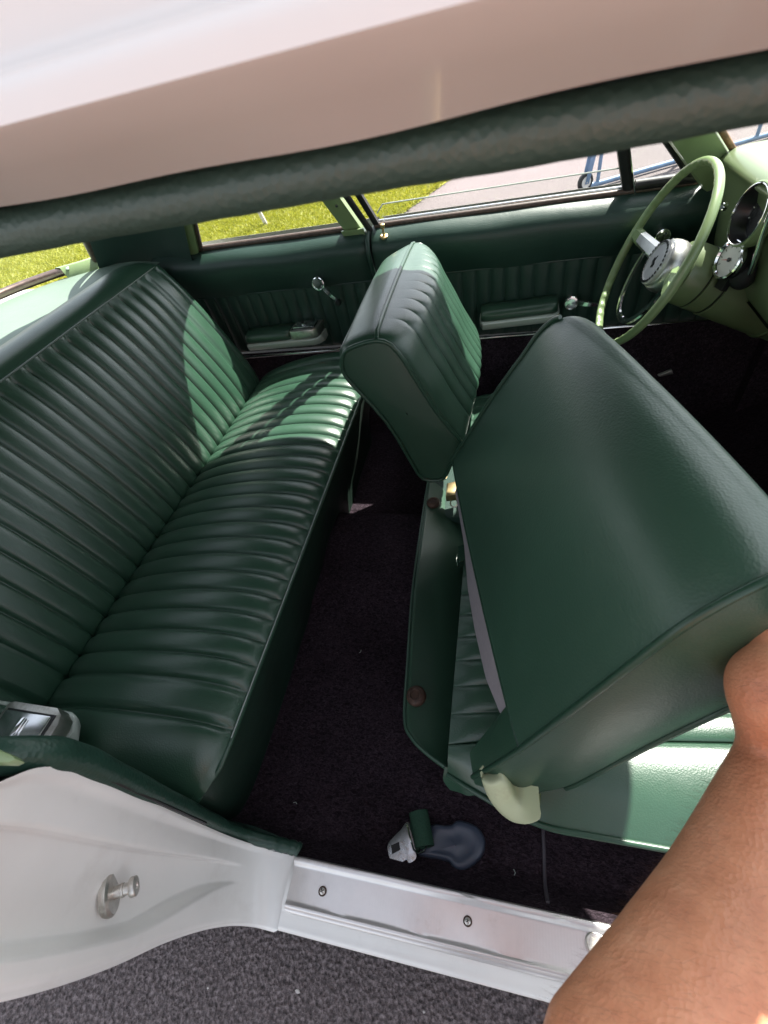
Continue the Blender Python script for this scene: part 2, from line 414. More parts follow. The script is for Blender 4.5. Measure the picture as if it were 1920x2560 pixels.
grid('headliner', [[(bow(x, y), rw(x, y), z + rz(x)) for y, z in ip] for x in xs], vinyl('green_headliner', (.035, .06, .048), .6), car, flip=True)
# vinyl wrapped rail above each door, slightly lumpy
for side in (0, 1):
    rows = []
    for x in np.linspace(XR + .02, XF - .02, 90):
        ring = []
        wob = .0004 * math.sin(x * 13) + .0002 * math.sin(x * 41 + 1)
        for k in range(20):
            a = 2 * math.pi * k / 20
            y = .262 + (.0175 + wob) * math.cos(a); z = 1.2393 + .012 * max(0, x) + (.0131 + wob + .0002 * math.sin(x * 190 + 2 * math.sin(3 * a))) * math.sin(a) + rz(x)
            ring.append((x, rw(x, y) if not side else 2 * YC - rw(x, y), z))
        rows.append(ring)
    o = grid('roof_rail', rows, VINYL_W, car, closed_v=True, caps=True, flip=bool(side))
    if not side: o['label'] = 'lumpy dark green vinyl padded rail above the open door'
# front and rear headers (inside of the glass openings)
for x in (XF, XR):
    s = 1 if x > 0 else -1
    rows = []
    for q in np.linspace(0, 1, 24):
        y = .27 + q * (2 * YC - .54); zc = np.interp(y, [p[0] for p in ip], [p[1] for p in ip]) + rz(x); zo = np.interp(y, [p[0] for p in prof], [p[1] for p in prof]) + rz(x)
        yy = rw(x, y); x_ = x; x = bow(x, y) if x > 0 else x
        rows.append([(x - .05 * s, yy, zc - .004), (x - .03 * s, yy, zc - .02), (x + .012 * s, yy, zc - .022), (x + .03 * s, yy, zc - .006), (x + .012 * s, yy, zo - .004), (x - .01 * s, yy, zo + .001)]); x = x_
    grid('header', rows, PALE, car, flip=s < 0)

# ---- body sides, outer skin (hidden from the photo save for the jamb)
def body_side(side):
    f = (lambda p: p) if not side else mir
    prof_o = [(-.02, .20), (-.033, .30), (-.038, .37), (-.05, .435), (-.066, .515), (-.089, .60), (-.106, .70), (-.114, .80), (-.107, .86), (-.08, .90), (-.03, .912)]
    def strip(name, x0, x1):
        rows = [[f((x, y + .03 * max(0, (abs(x + .2) - 1.3)) ** 2, z - .09 * max(0, min(1, (-1.0 - x) / .5)) * max(0, (z - .5) / .4))) for y, z in prof_o] for x in np.linspace(x0, x1, 16)]
        return grid(name, rows, WHITE, car, flip=bool(side))
    if side:
        strip('door_skin', -.36, .74); strip('rear_wing', -2.3, -.372); strip('front_wing', .752, 2.0)
    else:
        strip('rear_wing', -2.3, -.432); strip('front_wing', .80, 2.0)
for s in (0, 1): body_side(s)
grid('bonnet', [[(x, y, .90 + .05 * math.cos((y - YC) * 1.6) - .03 * (x - .7) ** 2) for y in np.linspace(-.05, 2 * YC + .05, 12)] for x in np.linspace(.70, 2.0, 8)], WHITE, car, flip=True)
grid('boot_lid', [[(x, y, .83 + .05 * math.cos((y - YC) * 1.9)) for y in np.linspace(-.03, 2 * YC + .03, 12)] for x in np.linspace(-2.3, -1.54, 8)], WHITE, car, flip=True)
grid('grille_panel', [[(2.0, y, z) for y in (0, YC, 2 * YC)] for z in (.25, .6, .9)], WHITE, car)
grid('tail_panel', [[(-2.3, y, z) for y in (0, YC, 2 * YC)] for z in (.25, .6, .9)], WHITE, car)
for x in (-1.5, 1.25):
    for side in (0, 1):
        c = np.array([x, .04, .30]); c = c if not side else mir(c)
        w = empty('wheel', c, car); ax = (0, -1 if not side else 1, 0)
        lathe('tyre', [(.18, -.07), (.27, -.08), (.30, -.06), (.302, 0), (.30, .06), (.27, .08), (.18, .07)], c, ax, RUBBER, w, 40, caps=False)
        lathe('rim', [(0, .04), (.06, .06), (.10, .05), (.17, .05), (.185, .072), (.185, -.05), (0, -.05)], c, ax, CHROME, w, 40)

# ---- near door jamb (rear end of the door opening)
def jamb():
    inner = [(-.322, .060, .352), (-.365, .060, .358), (-.398, .060, .385), (-.414, .060, .44), (-.416, .060, .52), (-.415, .060, .62), (-.413, .060, .74), (-.411, .059, .815), (-.408, .050, .865), (-.405, .034, .895), (-.40, .02, .915)]
    outer = [(-.322, -.036, .338), (-.352, -.036, .345), (-.378, -.040, .375), (-.394, -.050, .435), (-.402, -.066, .515), (-.408, -.088, .60), (-.410, -.104, .70), (-.412, -.112, .80), (-.41, -.107, .86), (-.405, -.08, .90), (-.40, -.04, .918)]
    n = 64; I = spl(inner, n); O = spl(outer, n); rows = []
    def sst(a, b, x): x = max(0, min(1, (x - a) / (b - a))); return x * x * (3 - 2 * x)
    m = 80
    for i in range(n):
        s = i / (n - 1); row = []
        for j in range(m):
            t = j / (m - 1); p = I[i] * (1 - t) + O[i] * t
            # pressed recess: starts above the sill corner, wide in the middle
            lo = .30; hi = .80 - .30 * sst(.5, .22, s)
            d = sst(lo - .015, lo + .03, t) * sst(hi + .05, hi, t) * sst(.20, .42, s) 
            d2 = sst(.02, .10, t) * .004
            p = p + np.array([-.024 * d - d2, 0, -.004 * d])
            # outer flange turns forward then the skin rolls back
            roll = sst(.93, 1.0, t)
            p = p + np.array([-.006 * roll * sst(.15, .4, s), 0, 0])
            row.append(p)
        for (dx, dy) in ((-.012, -.004), (-.045, -.004)):
            row.append(O[i] + np.array([dx, dy, -.004 if i < 10 else 0]))
        rows.append(row)
    o = grid('door_jamb', rows, WHITE, car, flip=False, sharp=80); o['label'] = 'white painted pressed steel door jamb with smudges'
    return o
jb = jamb()
tube('jamb_gap', spl([(-.409, .062, .835), (-.411, .0625, .74), (-.4135, .0625, .62), (-.4145, .0625, .52)], 20), .0022, BLACKPL, jb, 6)
# striker bolt
sp = at(276, 2236, 'x', -.437); sx = np.array([.80, .42, -.18])
st = empty('door_striker', sp, car)
lathe('washer', [(0, -.006), (.0205, -.006), (.0225, -.002), (.0225, .002), (.0195, .0045), (.007, .0045), (0, .0045)], sp, sx, STEEL, st, 36)
lathe('pin', [(.0068, .004), (.0068, .012), (.0074, .0125), (.0074, .015), (.0062, .0155), (.0062, .021), (.0098, .022), (.0105, .0235), (.0105, .028), (.0095, .029), (.004, .029), (.0035, .0275), (0, .0275)], sp, sx, STEEL, st, 28)

# ---- sill
XS0, XS1 = -.322, .80
prf = [(.060, .300), (.060, .352), (.03, .353), (-.004, .352), (-.010, .347), (-.0145, .3455), (-.022, .3455), (-.0265, .343), (-.030, .3435), (-.034, .3415), (-.0365, .338), (-.0365, .330), (-.033, .31), (-.022, .26), (-.01, .2)]
grid('sill', [[(x, y, z) for y, z in prf] for x in np.linspace(XS0 - .004, XS1, 30)], WHITE, car, sharp=60)
pp = [(.0575, .348), (.0595, .362), (.0575, .3675), (.0535, .3685), (.0495, .366), (.047, .3615), (.044, .3605), (.004, .3575), (.000, .357), (-.0025, .3590), (-.0055, .3590), (-.008, .3565), (-.0095, .3515), (-.012, .3505), (-.0135, .347)]
rows = []
for x in np.linspace(XS0 + .002, XS1 - .05, 60):
    e = max(0, 1 - (x - XS0) / .012)
    rows.append([(x, y, z - .006 * e * e + (.0006 * math.sin(x * 47) if .0 < y < .05 else 0)) for y, z in pp])
pl = grid('sill_plate', rows, PLATE, car, sharp=50); pl['label'] = 'worn ribbed aluminium sill plate'
# thicken the end
def screw(u, v, r=.0046):
    p = at(u, v, 'z', .3605)
    s = empty('screw', p, pl) if False else None
    lathe('screw_seat', [(r * 1.45, -.003), (r * 1.45, .0003), (r * 1.1, .0004), (0, .0004)], p, (0, 0, 1), RUSTR, pl, 18)
    h = lathe('screw', [(r, -.002), (r, .0008), (r * .8, .002), (r * .4, .0026), (0, .0026)], p, (0, 0, 1), STEEL, pl, 18)
    for a in (.5, .5 + math.pi / 2):
        d = np.array([math.cos(a), math.sin(a), 0]); e = np.array([-math.sin(a), math.cos(a), 0])
        extrude('screw_slot', [p + d * r * .6 + e * .0005 + Z * .0025, p + d * r * .6 - e * .0005 + Z * .0025, p - d * r * .6 - e * .0005 + Z * .0025, p - d * r * .6 + e * .0005 + Z * .0025], (0, 0, .0004), BLACKPL, pl)
screw(806, 2228); screw(1169, 2303); 
pg = at(1490, 2362, 'z', .360)
lathe('plug', [(.0145, -.002), (.0145, .0012), (.0125, .0018), (.0115, .0006), (.009, .0005), (0, .0005)], pg, (0, 0, 1), STEEL, pl, 28)

# ---- carpet
def carpet_z(x, y):
    z = .272
    z += .085 * max(0, 1 - (y - .058) / .05) ** 1.5 if y < .108 else 0
    tun = 1 / (1 + math.exp(-(y - .60) / .025)) * (1 / (1 + math.exp((y - .885) / .008)))
    z += .062 * tun
    z += .010 * max(0, min(1, (.52 - y) / .3)) * 0
    z -= .05 / (1 + math.exp(-(y - .90) / .01))
    if x > .62: z += (x - .62) ** 1.3 * .9
    z += .004 * math.sin(x * 9 + y * 5) + .003 * math.sin(y * 17)
    return z
ys = list(np.linspace(.058, .11, 8)) + list(np.linspace(.12, .54, 24)) + list(np.linspace(.55, .98, 44)) + list(np.linspace(1.0, 1.45, 16))
cp_ = grid('carpet', [[(x, y, carpet_z(x, y)) for x in np.linspace(-.56, 1.05, 90)] for y in ys], CARPET, car, flip=False)
cp_['label'] = 'black loop pile carpet'
tube('carpet_seam', [(x, y, carpet_z(x, y) + .0012) for x, y in [(.083 + .002 * math.sin(q * 3), .07 + q * .16) for q in np.linspace(0, 1, 12)]], .0030, plain('dark_binding', (.10, .09, .105), .55, .4), cp_, 6)
# lint on the carpet
for (u, v) in ((742, 2010), (898, 1632), (1285, 2190)):
    p = at(u, v, 'z', .276); p[2] = carpet_z(p[0], p[1]) + .003; a = random.uniform(0, 3)
    tube('lint', [p, p + np.array([math.cos(a), math.sin(a), .2]) * .004, p + np.array([math.cos(a + .6), math.sin(a + .6), .1]) * .008], .0008, SEAMW, cp_, 5)

# ---- rear bench seat
PITCH = .0449; Y0P = .246; NP = 22
fr_ = [0, .035, .09, .18, .3, .42, .5, .58, .7, .82, .91, .965]
def pleat_ys(y_lo, y_hi, y0=Y0P, n=NP, pitch=PITCH, extra=()):
    out = list(np.linspace(y_lo, y0, 14, endpoint=False))
    for k in range(n): out += [y0 + pitch * (k + f) for f in fr_]
    out += list(np.linspace(y0 + n * pitch, y_hi, 14))
    return sorted(set([round(v, 5) for v in out] + list(extra)))
def pleat_h(y, y0=Y0P, n=NP, pitch=PITCH, seams=()):
    """1 on the crown of a channel, 0 in the stitched groove"""
    q = (y - y0) / pitch
    if 0 <= q <= n:
        f = q - math.floor(q); return 1 - (.55 * abs(2 * f - 1) ** 2.2 + .45 * abs(2 * f - 1) ** 9)
    d = min([abs(y - s) for s in list(seams) + [y0, y0 + n * pitch]])
    return 1 - max(0, 1 - d / .016) ** 2.2
bench = empty('bench_seat', (-.7, YC, .28), car); bench['label'] = 'pleated dark green vinyl rear bench seat'
SE = (.184, 2 * YC - .184)
def bench_part(name, prof, y_lo, y_hi, amp, pleat_rng, endround, n_prof):
    P = spl(prof, n_prof); L = len(P); rows = []
    T = [P[min(i + 1, L - 1)] - P[max(i - 1, 0)] for i in range(L)]
    Nn = [np.array([-t[1], t[0]]) / (np.linalg.norm(t) + 1e-9) for t in T]      # normal in (x, z), outward left of travel
    cx = np.mean(P, axis=0)
    for y in pleat_ys(y_lo, y_hi, extra=[s + d for s in SE for d in (-.012, -.006, -.002, 0, .002, .006, .012)]):
        h = pleat_h(y, seams=SE); row = []
        e = max(0, (y_lo + endround - y) / endround, (y - (y_hi - endround)) / endround); e = min(e, 1)
        sh = 1 - math.sqrt(max(0, 1 - e * e))
        for i in range(L):
            s = i / (L - 1); a, b = pleat_rng
            w = max(0, min(1, (s - a) / .03)) ** .5 * max(0, min(1, (b - s) / .10))
            wp = (amp * (h - 1) * w)
            x, z = P[i] + Nn[i] * (wp - sh * .045)
            row.append((x, y, z))
        rows.append(row)
    return rows
cush_prof = [(-.875, .44), (-.850, .478), (-.835, .505), (-.80, .533), (-.72, .562), (-.63, .581), (-.55, .590), (-.49, .590), (-.445, .583), (-.418, .571), (-.404, .556)]
# travel is forward (+x): outward normal is (-dz, dx) -> up
rows = bench_part('cushion', cush_prof, .085, 2 * YC - .085, .0100, (.12, 1.0), .085, 44)
grid('cushion', rows, VINYL, bench, flip=True)
edge_pts = [r[-1] for r in rows][::4]
tube('piping', [np.array(p) + np.array([.001, 0, .0005]) for p in edge_pts], .0042, VINYL_P, bench, 8)
tube('piping_highlight', [np.array(p) + np.array([.0012, 0, .0046]) for p in edge_pts[2:-2]], .0013, SEAMW, bench, 5)  # painted highlight: pale strand laid along the top of the piping
# valance under the cushion
vr = []
for p in [r[-1] for r in rows]:
    x, y, z = p; k = .004 * math.sin(y * 31) + .003 * math.sin(y * 13)
    vr.append([(x - .001, y, z), (x - .004, y, z - .03), (x - .025 + k, y, .45), (x - .05 + k, y, .36), (x - .070, y, .285), (x - .074, y, .21)])
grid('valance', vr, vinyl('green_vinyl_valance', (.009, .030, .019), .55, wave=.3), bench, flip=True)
# returns at the near end of the cushion
p0 = vr[0]
back_prof = [(-.88, .47), (-.850, .480), (-.829, .497), (-.822, .520), (-.829, .560), (-.848, .62), (-.878, .695), (-.918, .78), (-.962, .862), (-1.0, .918)]
# travel is up: outward (towards +x) normal must be right of travel -> flip sign by reversing
rows_b = bench_part('backrest', back_prof[::-1], .075, 2 * YC - .13, .0100, (.0, .90), .07, 44)
def top_fix(rows):
    out = []
    for r in rows:
        out.append(r)
    return out
grid('backrest', rows_b, VINYL, bench, flip=False)
# plain roll over the top of the backrest
tr = []
for r in rows_b:
    x, y, z = r[0]
    e = max(0, (y - 1.20) / .15); e = min(e, 1)
    lift = .026 * (1 - e ** 2)
    tr.append([(x, y, z), (x - .010, y, z + lift * .55), (x - .026, y, z + lift * .95), (x - .05, y, z + lift * 1.08), (x - .09, y, z + lift * .9), (x - .135, y, z + .002), (x - .16, y, z - .03)])
grid('top_roll', tr, VINYL, bench, flip=True)
tube('top_seam', [np.array(r[0]) + np.array([.0006, 0, .001]) for r in rows_b[::4]], .0022, VINYL_P, bench, 6)
# end cheeks of the backrest
for r, s in ((rows_b[0], 0), (rows_b[-1], 1)):
    V = [np.array(p) for p in r]; W = [p + np.array([-.14, .012 * (1 if s else -1), -.01]) for p in V]
    grid('end_cheek', [V, [a * .5 + b * .5 + np.array([0, .02 if s else -.02, 0]) for a, b in zip(V, W)], W], VINYL, bench, flip=not s)

# ---- parcel shelf, rear glass, C pillars
def base_curve(n=40):
    h = [(-1.27, 1.385), (-1.315, 1.352), (-1.39, 1.305), (-1.475, 1.19), (-1.53, 1.0), (-1.55, YC)]
    full = h + [(x, 2 * YC - y) for x, y in h[-2::-1]]
    return spl([(x, y, 0) for x, y in full], n)
bc = base_curve(48)
shelf_rows = []
for p in bc:
    x, y = p[0], p[1]
    f = np.array([-1.04, max(.10, min(2 * YC - .10, YC + (y - YC) * 1.02)), .905])
    shelf_rows.append([f * (1 - q) + np.array([x + .02, y, .912]) * q + np.array([0, 0, .008 * math.sin(q * 3.14)]) for q in np.linspace(0, 1, 8)])
SHELF = vinyl('green_shelf_vinyl', (.15, .205, .165), .5, wave=.1)
grid('parcel_shelf', shelf_rows, SHELF, car, flip=False)
top_curve = []
for p in bc:
    q = (p[1] - YC) / .645
    top_curve.append(np.array([-1.02 + .035 * (1 - q * q) * -1 + .0, YC + q * .47, 1.235 + .085 * (1 - q * q) + rz(-1.04)]))
rg = [[np.array([b[0], b[1], .925]) * (1 - q) + t * q + np.array([-.05, 0, .035]) * math.sin(q * math.pi) * .5 for q in np.linspace(0, 1, 10)] for b, t in zip(bc, top_curve)]
grid('rear_window', rg, GLASS, car, flip=False)
gpts = [r[0] + np.array([.006, 0, .004]) for r in rg]
rgas = tube('rear_window_gasket', gpts, .0125, metal('brown_bright_trim', (.34, .25, .22), .3, .2), car, 10)
for r in (rg[0], rg[-1]):
    sgn = 1 if r[0][1] > YC else -1
    tube('rear_window_gasket', [p + np.array([.006, -.004 * sgn, 0]) for p in r], .011, GASKET, car, 10)
# pale green corner trims with a screw
for s in (0, 1):
    pts = [gpts[i] for i in range(0, 9)]
    if s: pts = [mir(p) for p in pts]
    rows = []
    for i, p in enumerate(pts):
        d = 1 if not s else 1
        yy = 1 if not s else -1
        rows.append([p + np.array([-.010, -.004 * yy, -.006]), p + np.array([-.008, -.006 * yy, .015]), p + np.array([.014, -.010 * yy, .014]), p + np.array([.024, -.014 * yy, -.010]), p + np.array([.03, -.016 * yy, -.020])])
    ct = grid('corner_trim', rows, PALE, car, flip=bool(s))
    lathe('screw', [(.005, 0), (.004, .002), (0, .003)], pts[-2] + np.array([.016, -.012 * (1 if not s else -1), .008]), (.6, -.3, .7), CHROME, ct, 12)

# C pillar trim (both sides): from the rear window edge forward to the side window
XQ0, XQ1 = -.905, -.43        # rear side window, rear and front ends at the belt
def qx_(z): return float(np.interp(z, [.88, .905, .93, 1.013, 1.084, 1.131, 1.157, 1.19, 1.21, 1.25], [-.945, -.932, -.918, -.870, -.812, -.752, -.70, -.63, -.57, -.47])) - .006
def cpillar(side):
    rows = []
    for q in np.linspace(0, 1, 14):
        z = .84 + q * .40
        xr = -1.30 + q * .265; yr = 1.40 - q * .185
        xf = qx_(z) ; yf = 1.435 - q * .215
        row = []
        for k in np.linspace(0, 1, 14):
            x = xr * (1 - k) + xf * k; y = yr * (1 - k) + yf * k + .05 * math.sin(k * math.pi) * (1 - .5 * q) - .004
            row.append((x, y, z) if not side else tuple(mir((x, y, z))))
        rows.append(row)
    grid('pillar_trim', rows, VINYL_T, car, flip=bool(side))
    # outer skin
    rows = [[(p[0], p[1] + (.04 if not side else -.04), p[2] + .004) for p in r] for r in rows]
    grid('pillar_skin', rows, WHITE, car, flip=not side)
cpillar(0); cpillar(1)

# ---- far side trim (driver's door + rear quarter); profile (y, z) swept along x
def wall_prof(z):
    return np.interp(z, [.26, .55, .60, .755, .768, .80, .84, .86, .875, .888, .898, .905, .909], [1.445, 1.440, 1.436, 1.428, 1.424, 1.409, 1.393, 1.390, 1.393, 1.402, 1.415, 1.428, 1.442])
zs_u = [.768, .772, .78, .795, .815, .835, .855, .87, .882, .892, .899, .904, .907, .909]
def xpitch(x0, x1, p=.041):
    out = []; k = math.floor(x0 / p)
    x = k * p
    while x <= x1 + p:
        for f in fr_:
            q = x + f * p
            if x0 <= q <= x1: out.append(q)
        x += p
    return [x0] + out + [x1]
def hx(x, p=.041):
    f = x / p - math.floor(x / p); return 1 - abs(2 * f - 1) ** 3
def trim_panel(parent, x0, x1, side, dz=0.0, bulge=.006):
    f = (lambda p: p) if not side else (lambda p: mir(p) - np.array([0, .024, 0]))
    up = []
    for x in np.linspace(x0, x1, 50):
        e = min((x - x0), (x1 - x)); ee = max(0, 1 - e / .012) ** 2 * .006
        up.append([f((x, wall_prof(z) + ee - bulge * math.sin(math.pi * (z - .768) / .141) * math.sin(math.pi * (x - x0) / (x1 - x0)) ** .5 + .0016 * math.sin(x * 21 + z * 30), z + dz)) for z in zs_u])
    grid('upper_panel', up, VINYL_T, parent, flip=not side)
    pl_ = []
    zp = list(np.linspace(.565, .768, 10))
    zp = [.562] + zp + [.770]
    for x in xpitch(x0, x1):
        pl_.append([f((x, wall_prof(z) + .0055 - .0065 * hx(x) * (1 if .563 < z < .769 else 0) * min(1, (.770 - z) / .012, (z - .56) / .012), z + dz)) for z in zp])
    grid('pleated_panel', pl_, VINYL_T, parent, flip=not side)
    tube('seam_welt', [f((x, wall_prof(.768) + .001, .769 + dz)) for x in np.linspace(x0, x1, 30)], .0026, VINYL_T, parent, 6)
    tube('chrome_strip', [f((x, 1.4345, .556 + dz + .012 * (x + .1))) for x in np.linspace(x0, x1, 20)], .0052, CHROME, parent, 8)
    kp = []
    for x in np.linspace(x0, x1, 20):
        kp.append([f((x, 1.441, z)) for z in np.linspace(.15, .556 + dz, 6)])
    grid('kick_carpet', kp, CARPET, parent, flip=not side)
XD0, XD1 = -.368, .74
door = empty('door', (.2, 1.44, .5), car); door['label'] = "driver's door with green vinyl trim and half lowered window"
trim_panel(door, XD0, XD1, 0)
qt = empty('quarter_trim', (-.7, 1.44, .5), car)
trim_panel(qt, -1.10, XD0 - .014, 0, 0.0, .004)
# belt cap of the quarter panel: soft shelf that rises towards the seat
box('pillar_gap', (XD0 - .012, 1.42, .3), (XD0 - .002, 1.46, .90), RUBBER, car)
tube('door_windlace', [(XD0 - .010, wall_prof(z) - .002, z) for z in np.linspace(.50, .909, 20)], .0062, VINYL_T, car, 8)

# windows of the far side: glass leans in towards the roof
def gl(x, z): return np.array([x, 1.452 - (z - .905) * .62, z])     # glass plane
def strip_on_glass(name, pts, w, t, mat, parent, off=0.0):
    """flat trim following pts (x, z) on the glass plane, w wide in x, t thick in y"""
    rows = []
    for (x, z, ww) in pts:
        c = gl(x, z) + np.array([0, off, 0])
        rows.append([c + np.array([-ww / 2, t / 2, 0]), c + np.array([-ww / 2, -t * .35, 0]), c + np.array([-ww * .25, -t / 2, 0]), c + np.array([ww * .25, -t / 2, 0]), c + np.array([ww / 2, -t * .35, 0]), c + np.array([ww / 2, t / 2, 0])])
    return grid(name, rows, mat, parent, closed_v=True, caps=True, sharp=30)
ZT = 1.245
def qx(z): return float(np.interp(z, [.88, .905, .93, 1.013, 1.084, 1.131, 1.157, 1.19, 1.21, 1.25], [-.945, -.932, -.918, -.870, -.812, -.752, -.70, -.63, -.57, -.47]))        # rear edge of the quarter window
def px_(z): return -.408 - (z - .905) * .33 + .0      # rear edge of the pillar (front of quarter window)
qw = grid('quarter_window', [[gl(qx(z) * (1 - k) + (px_(z)) * k, z) for k in (0, .5, 1)] for z in np.linspace(.90, 1.21, 12)], GLASS, car)
tube('window_gasket', [gl(x, .9115) + np.array([0, -.012, 0]) for x in np.linspace(XQ0 - .004, -.425, 14)], .0085, GASKET, car, 8)
tube('window_gasket', [gl(qx(z), z) + np.array([.010, -.012, 0]) for z in np.linspace(.90, 1.22, 16)], .0065, GASKET, car, 8)
strip_on_glass('pillar_moulding', [(qx(z) - .012, z, .032) for z in np.linspace(.885, 1.22, 18)], .03, .030, PALE, car, -.016)
pil = [( -.418 - (z - .905) * .30, z, .050) for z in np.linspace(.90, ZT, 14)]
strip_on_glass('pillar_post', pil, .05, .03, PALE, car, -.016)
ft = [gl(x, z) + np.array([0, -.040, 0]) for x, z in ((-.452, .915), (-.388, .915), (-.385, .895), (-.388, .879), (-.400, .872), (-.438, .872), (-.447, .879), (-.450, .895))]
extrude('post_foot', ft, (0, .010, 0), PALE, car, .003)
lathe('post_screw', [(.0045, 0), (.0035, .002), (0, .0025)], gl(-.437, .985) + np.array([0, -.032, 0]), (0, -1, .4), CHROME, car, 12)
# black door seal and frame in front of the post
tube('door_seal', [gl(-.375 - (z - .905) * .30, z) + np.array([0, -.022, 0]) for z in np.linspace(.895, ZT, 12)], .0085, RUBBER, car, 8)
strip_on_glass('window_channel', [(-.352 - (z - .905) * .26, z, .017) for z in np.linspace(.90, ZT, 12)], .017, .02, RUBBER, door, -.006)
# door glass, wound most of the way down
XV = .292                                       # vent window post
def vx(z): return XV - (z - .905) * .40
def topz(x): return .964 + .004 * (x + .3)
gr = []
for x in np.linspace(-.345, XV - .02, 30):
    e = max(0, 1 - (x + .345) / .03); zt = topz(x) - .022 * (1 - math.sqrt(max(0, 1 - e * e)))
    gr.append([gl(x, .895), gl(x, (.895 + zt) / 2), gl(x, zt)])
grid('door_glass', gr, GLASS, door)
tube('glass_edge', [r[2] for r in gr], .0019, GEDGE, door, 6)
gk = [gl(x, .9095) + np.array([0, -.012, 0]) for x in np.linspace(-.36, .46, 24)]
tube('belt_gasket', gk, .0075, GASKET, door, 8)
tube('belt_moulding', [p + np.array([0, .022, .005]) for p in gk], .004, CHROME, door, 8)
strip_on_glass('vent_post', [(vx(z), z, .022) for z in np.linspace(.897, ZT, 12)], .02, .026, RUBBER, door, -.004)
strip_on_glass('vent_post_edge', [(vx(z) + .0135, z, .005) for z in np.linspace(.897, ZT, 12)], .02, .020, CHROME, door, -.012)
def ax_(z): return .455 - (z - .905) * .95      # rear edge of the A pillar
grid('vent_glass', [[gl(vx(z) * (1 - k) + ax_(z) * k, z) for k in (0, 1)] for z in np.linspace(.905, 1.19, 6)], GLASS, door)
tube('vent_frame', [gl(x, .922) + np.array([0, -.008, 0]) for x in np.linspace(XV + .01, .44, 10)], .012, RUBBER, door, 8)
tube('vent_frame', [gl(ax_(z) - .012, z) + np.array([0, -.006, 0]) for z in np.linspace(.91, 1.19, 10)], .010, RUBBER, door, 8)
tube('vent_frame_trim', [gl(ax_(z) - .002, z) + np.array([0, -.014, 0]) for z in np.linspace(.91, 1.19, 10)], .0042, CHROME, door, 8)
# lock knob
lk = np.array([-.330, 1.405, .8905])
kn = empty('lock_knob', lk, door)
lathe('ferrule', [(.011, -.004), (.011, .001), (.007, .003), (.0045, .002), (0, .002)], lk, (0, -.35, 1), BRASSY, kn, 20)
lathe('stem', [(.0036, 0), (.0032, .018), (.0056, .021), (.0066, .025), (.0062, .030), (.003, .0315), (0, .0315)], lk, (.02, -.1, 1), BRASSY, kn, 16)

# cranks
def crank(parent, c, tipv, knobcol=BLACKPL, r=.0195):
    c = np.array(c, float); n = np.array([0, -1, .06]); n /= np.linalg.norm(n)
    g = empty('window_crank', c, parent)
    lathe('hub', [(r * .75, -.03), (r * .75, .0), (r, .002), (r * 1.02, .006), (r * .96, .010), (r * .86, .0105), (r * .84, .0088), (r * .6, .0092), (r * .58, .0098), (r * .2, .0102), (0, .0102)], c, n, CHROME, g, 32)
    tip = c + np.array(tipv)
    d = (tip - c); L = np.linalg.norm(d); d /= L; w = np.cross(d, n)
    rows = []
    for q in np.linspace(0, 1, 12):
        p = c + d * (r * .7 + (L - r * .7) * q) + n * (.004 + .006 * math.sin(q * 3.1)); ww = .0075 - .003 * q
        rows.append([p + w * ww, p + w * ww * .8 + n * .004, p - w * ww * .8 + n * .004, p - w * ww, p - n * .003])
    grid('arm', rows, CHROME, g, closed_v=True, caps=True, sharp=40)
    lathe('knob', [(.004, -.002), (.0075, .004), (.0095, .012), (.0095, .020), (.007, .025), (0, .026)], tip, n, knobcol, g, 20)
crank(qt, at(797, 707, 'y', 1.392), np.array([.052, 0, -.058]))
crank(door, at(1428, 755, 'y', 1.403), np.array([.085, 0, -.012]), CHROME)
crank(door, at(1655, 590, 'y', 1.372), np.array([.035, 0, -.035]), CHROME, .018)

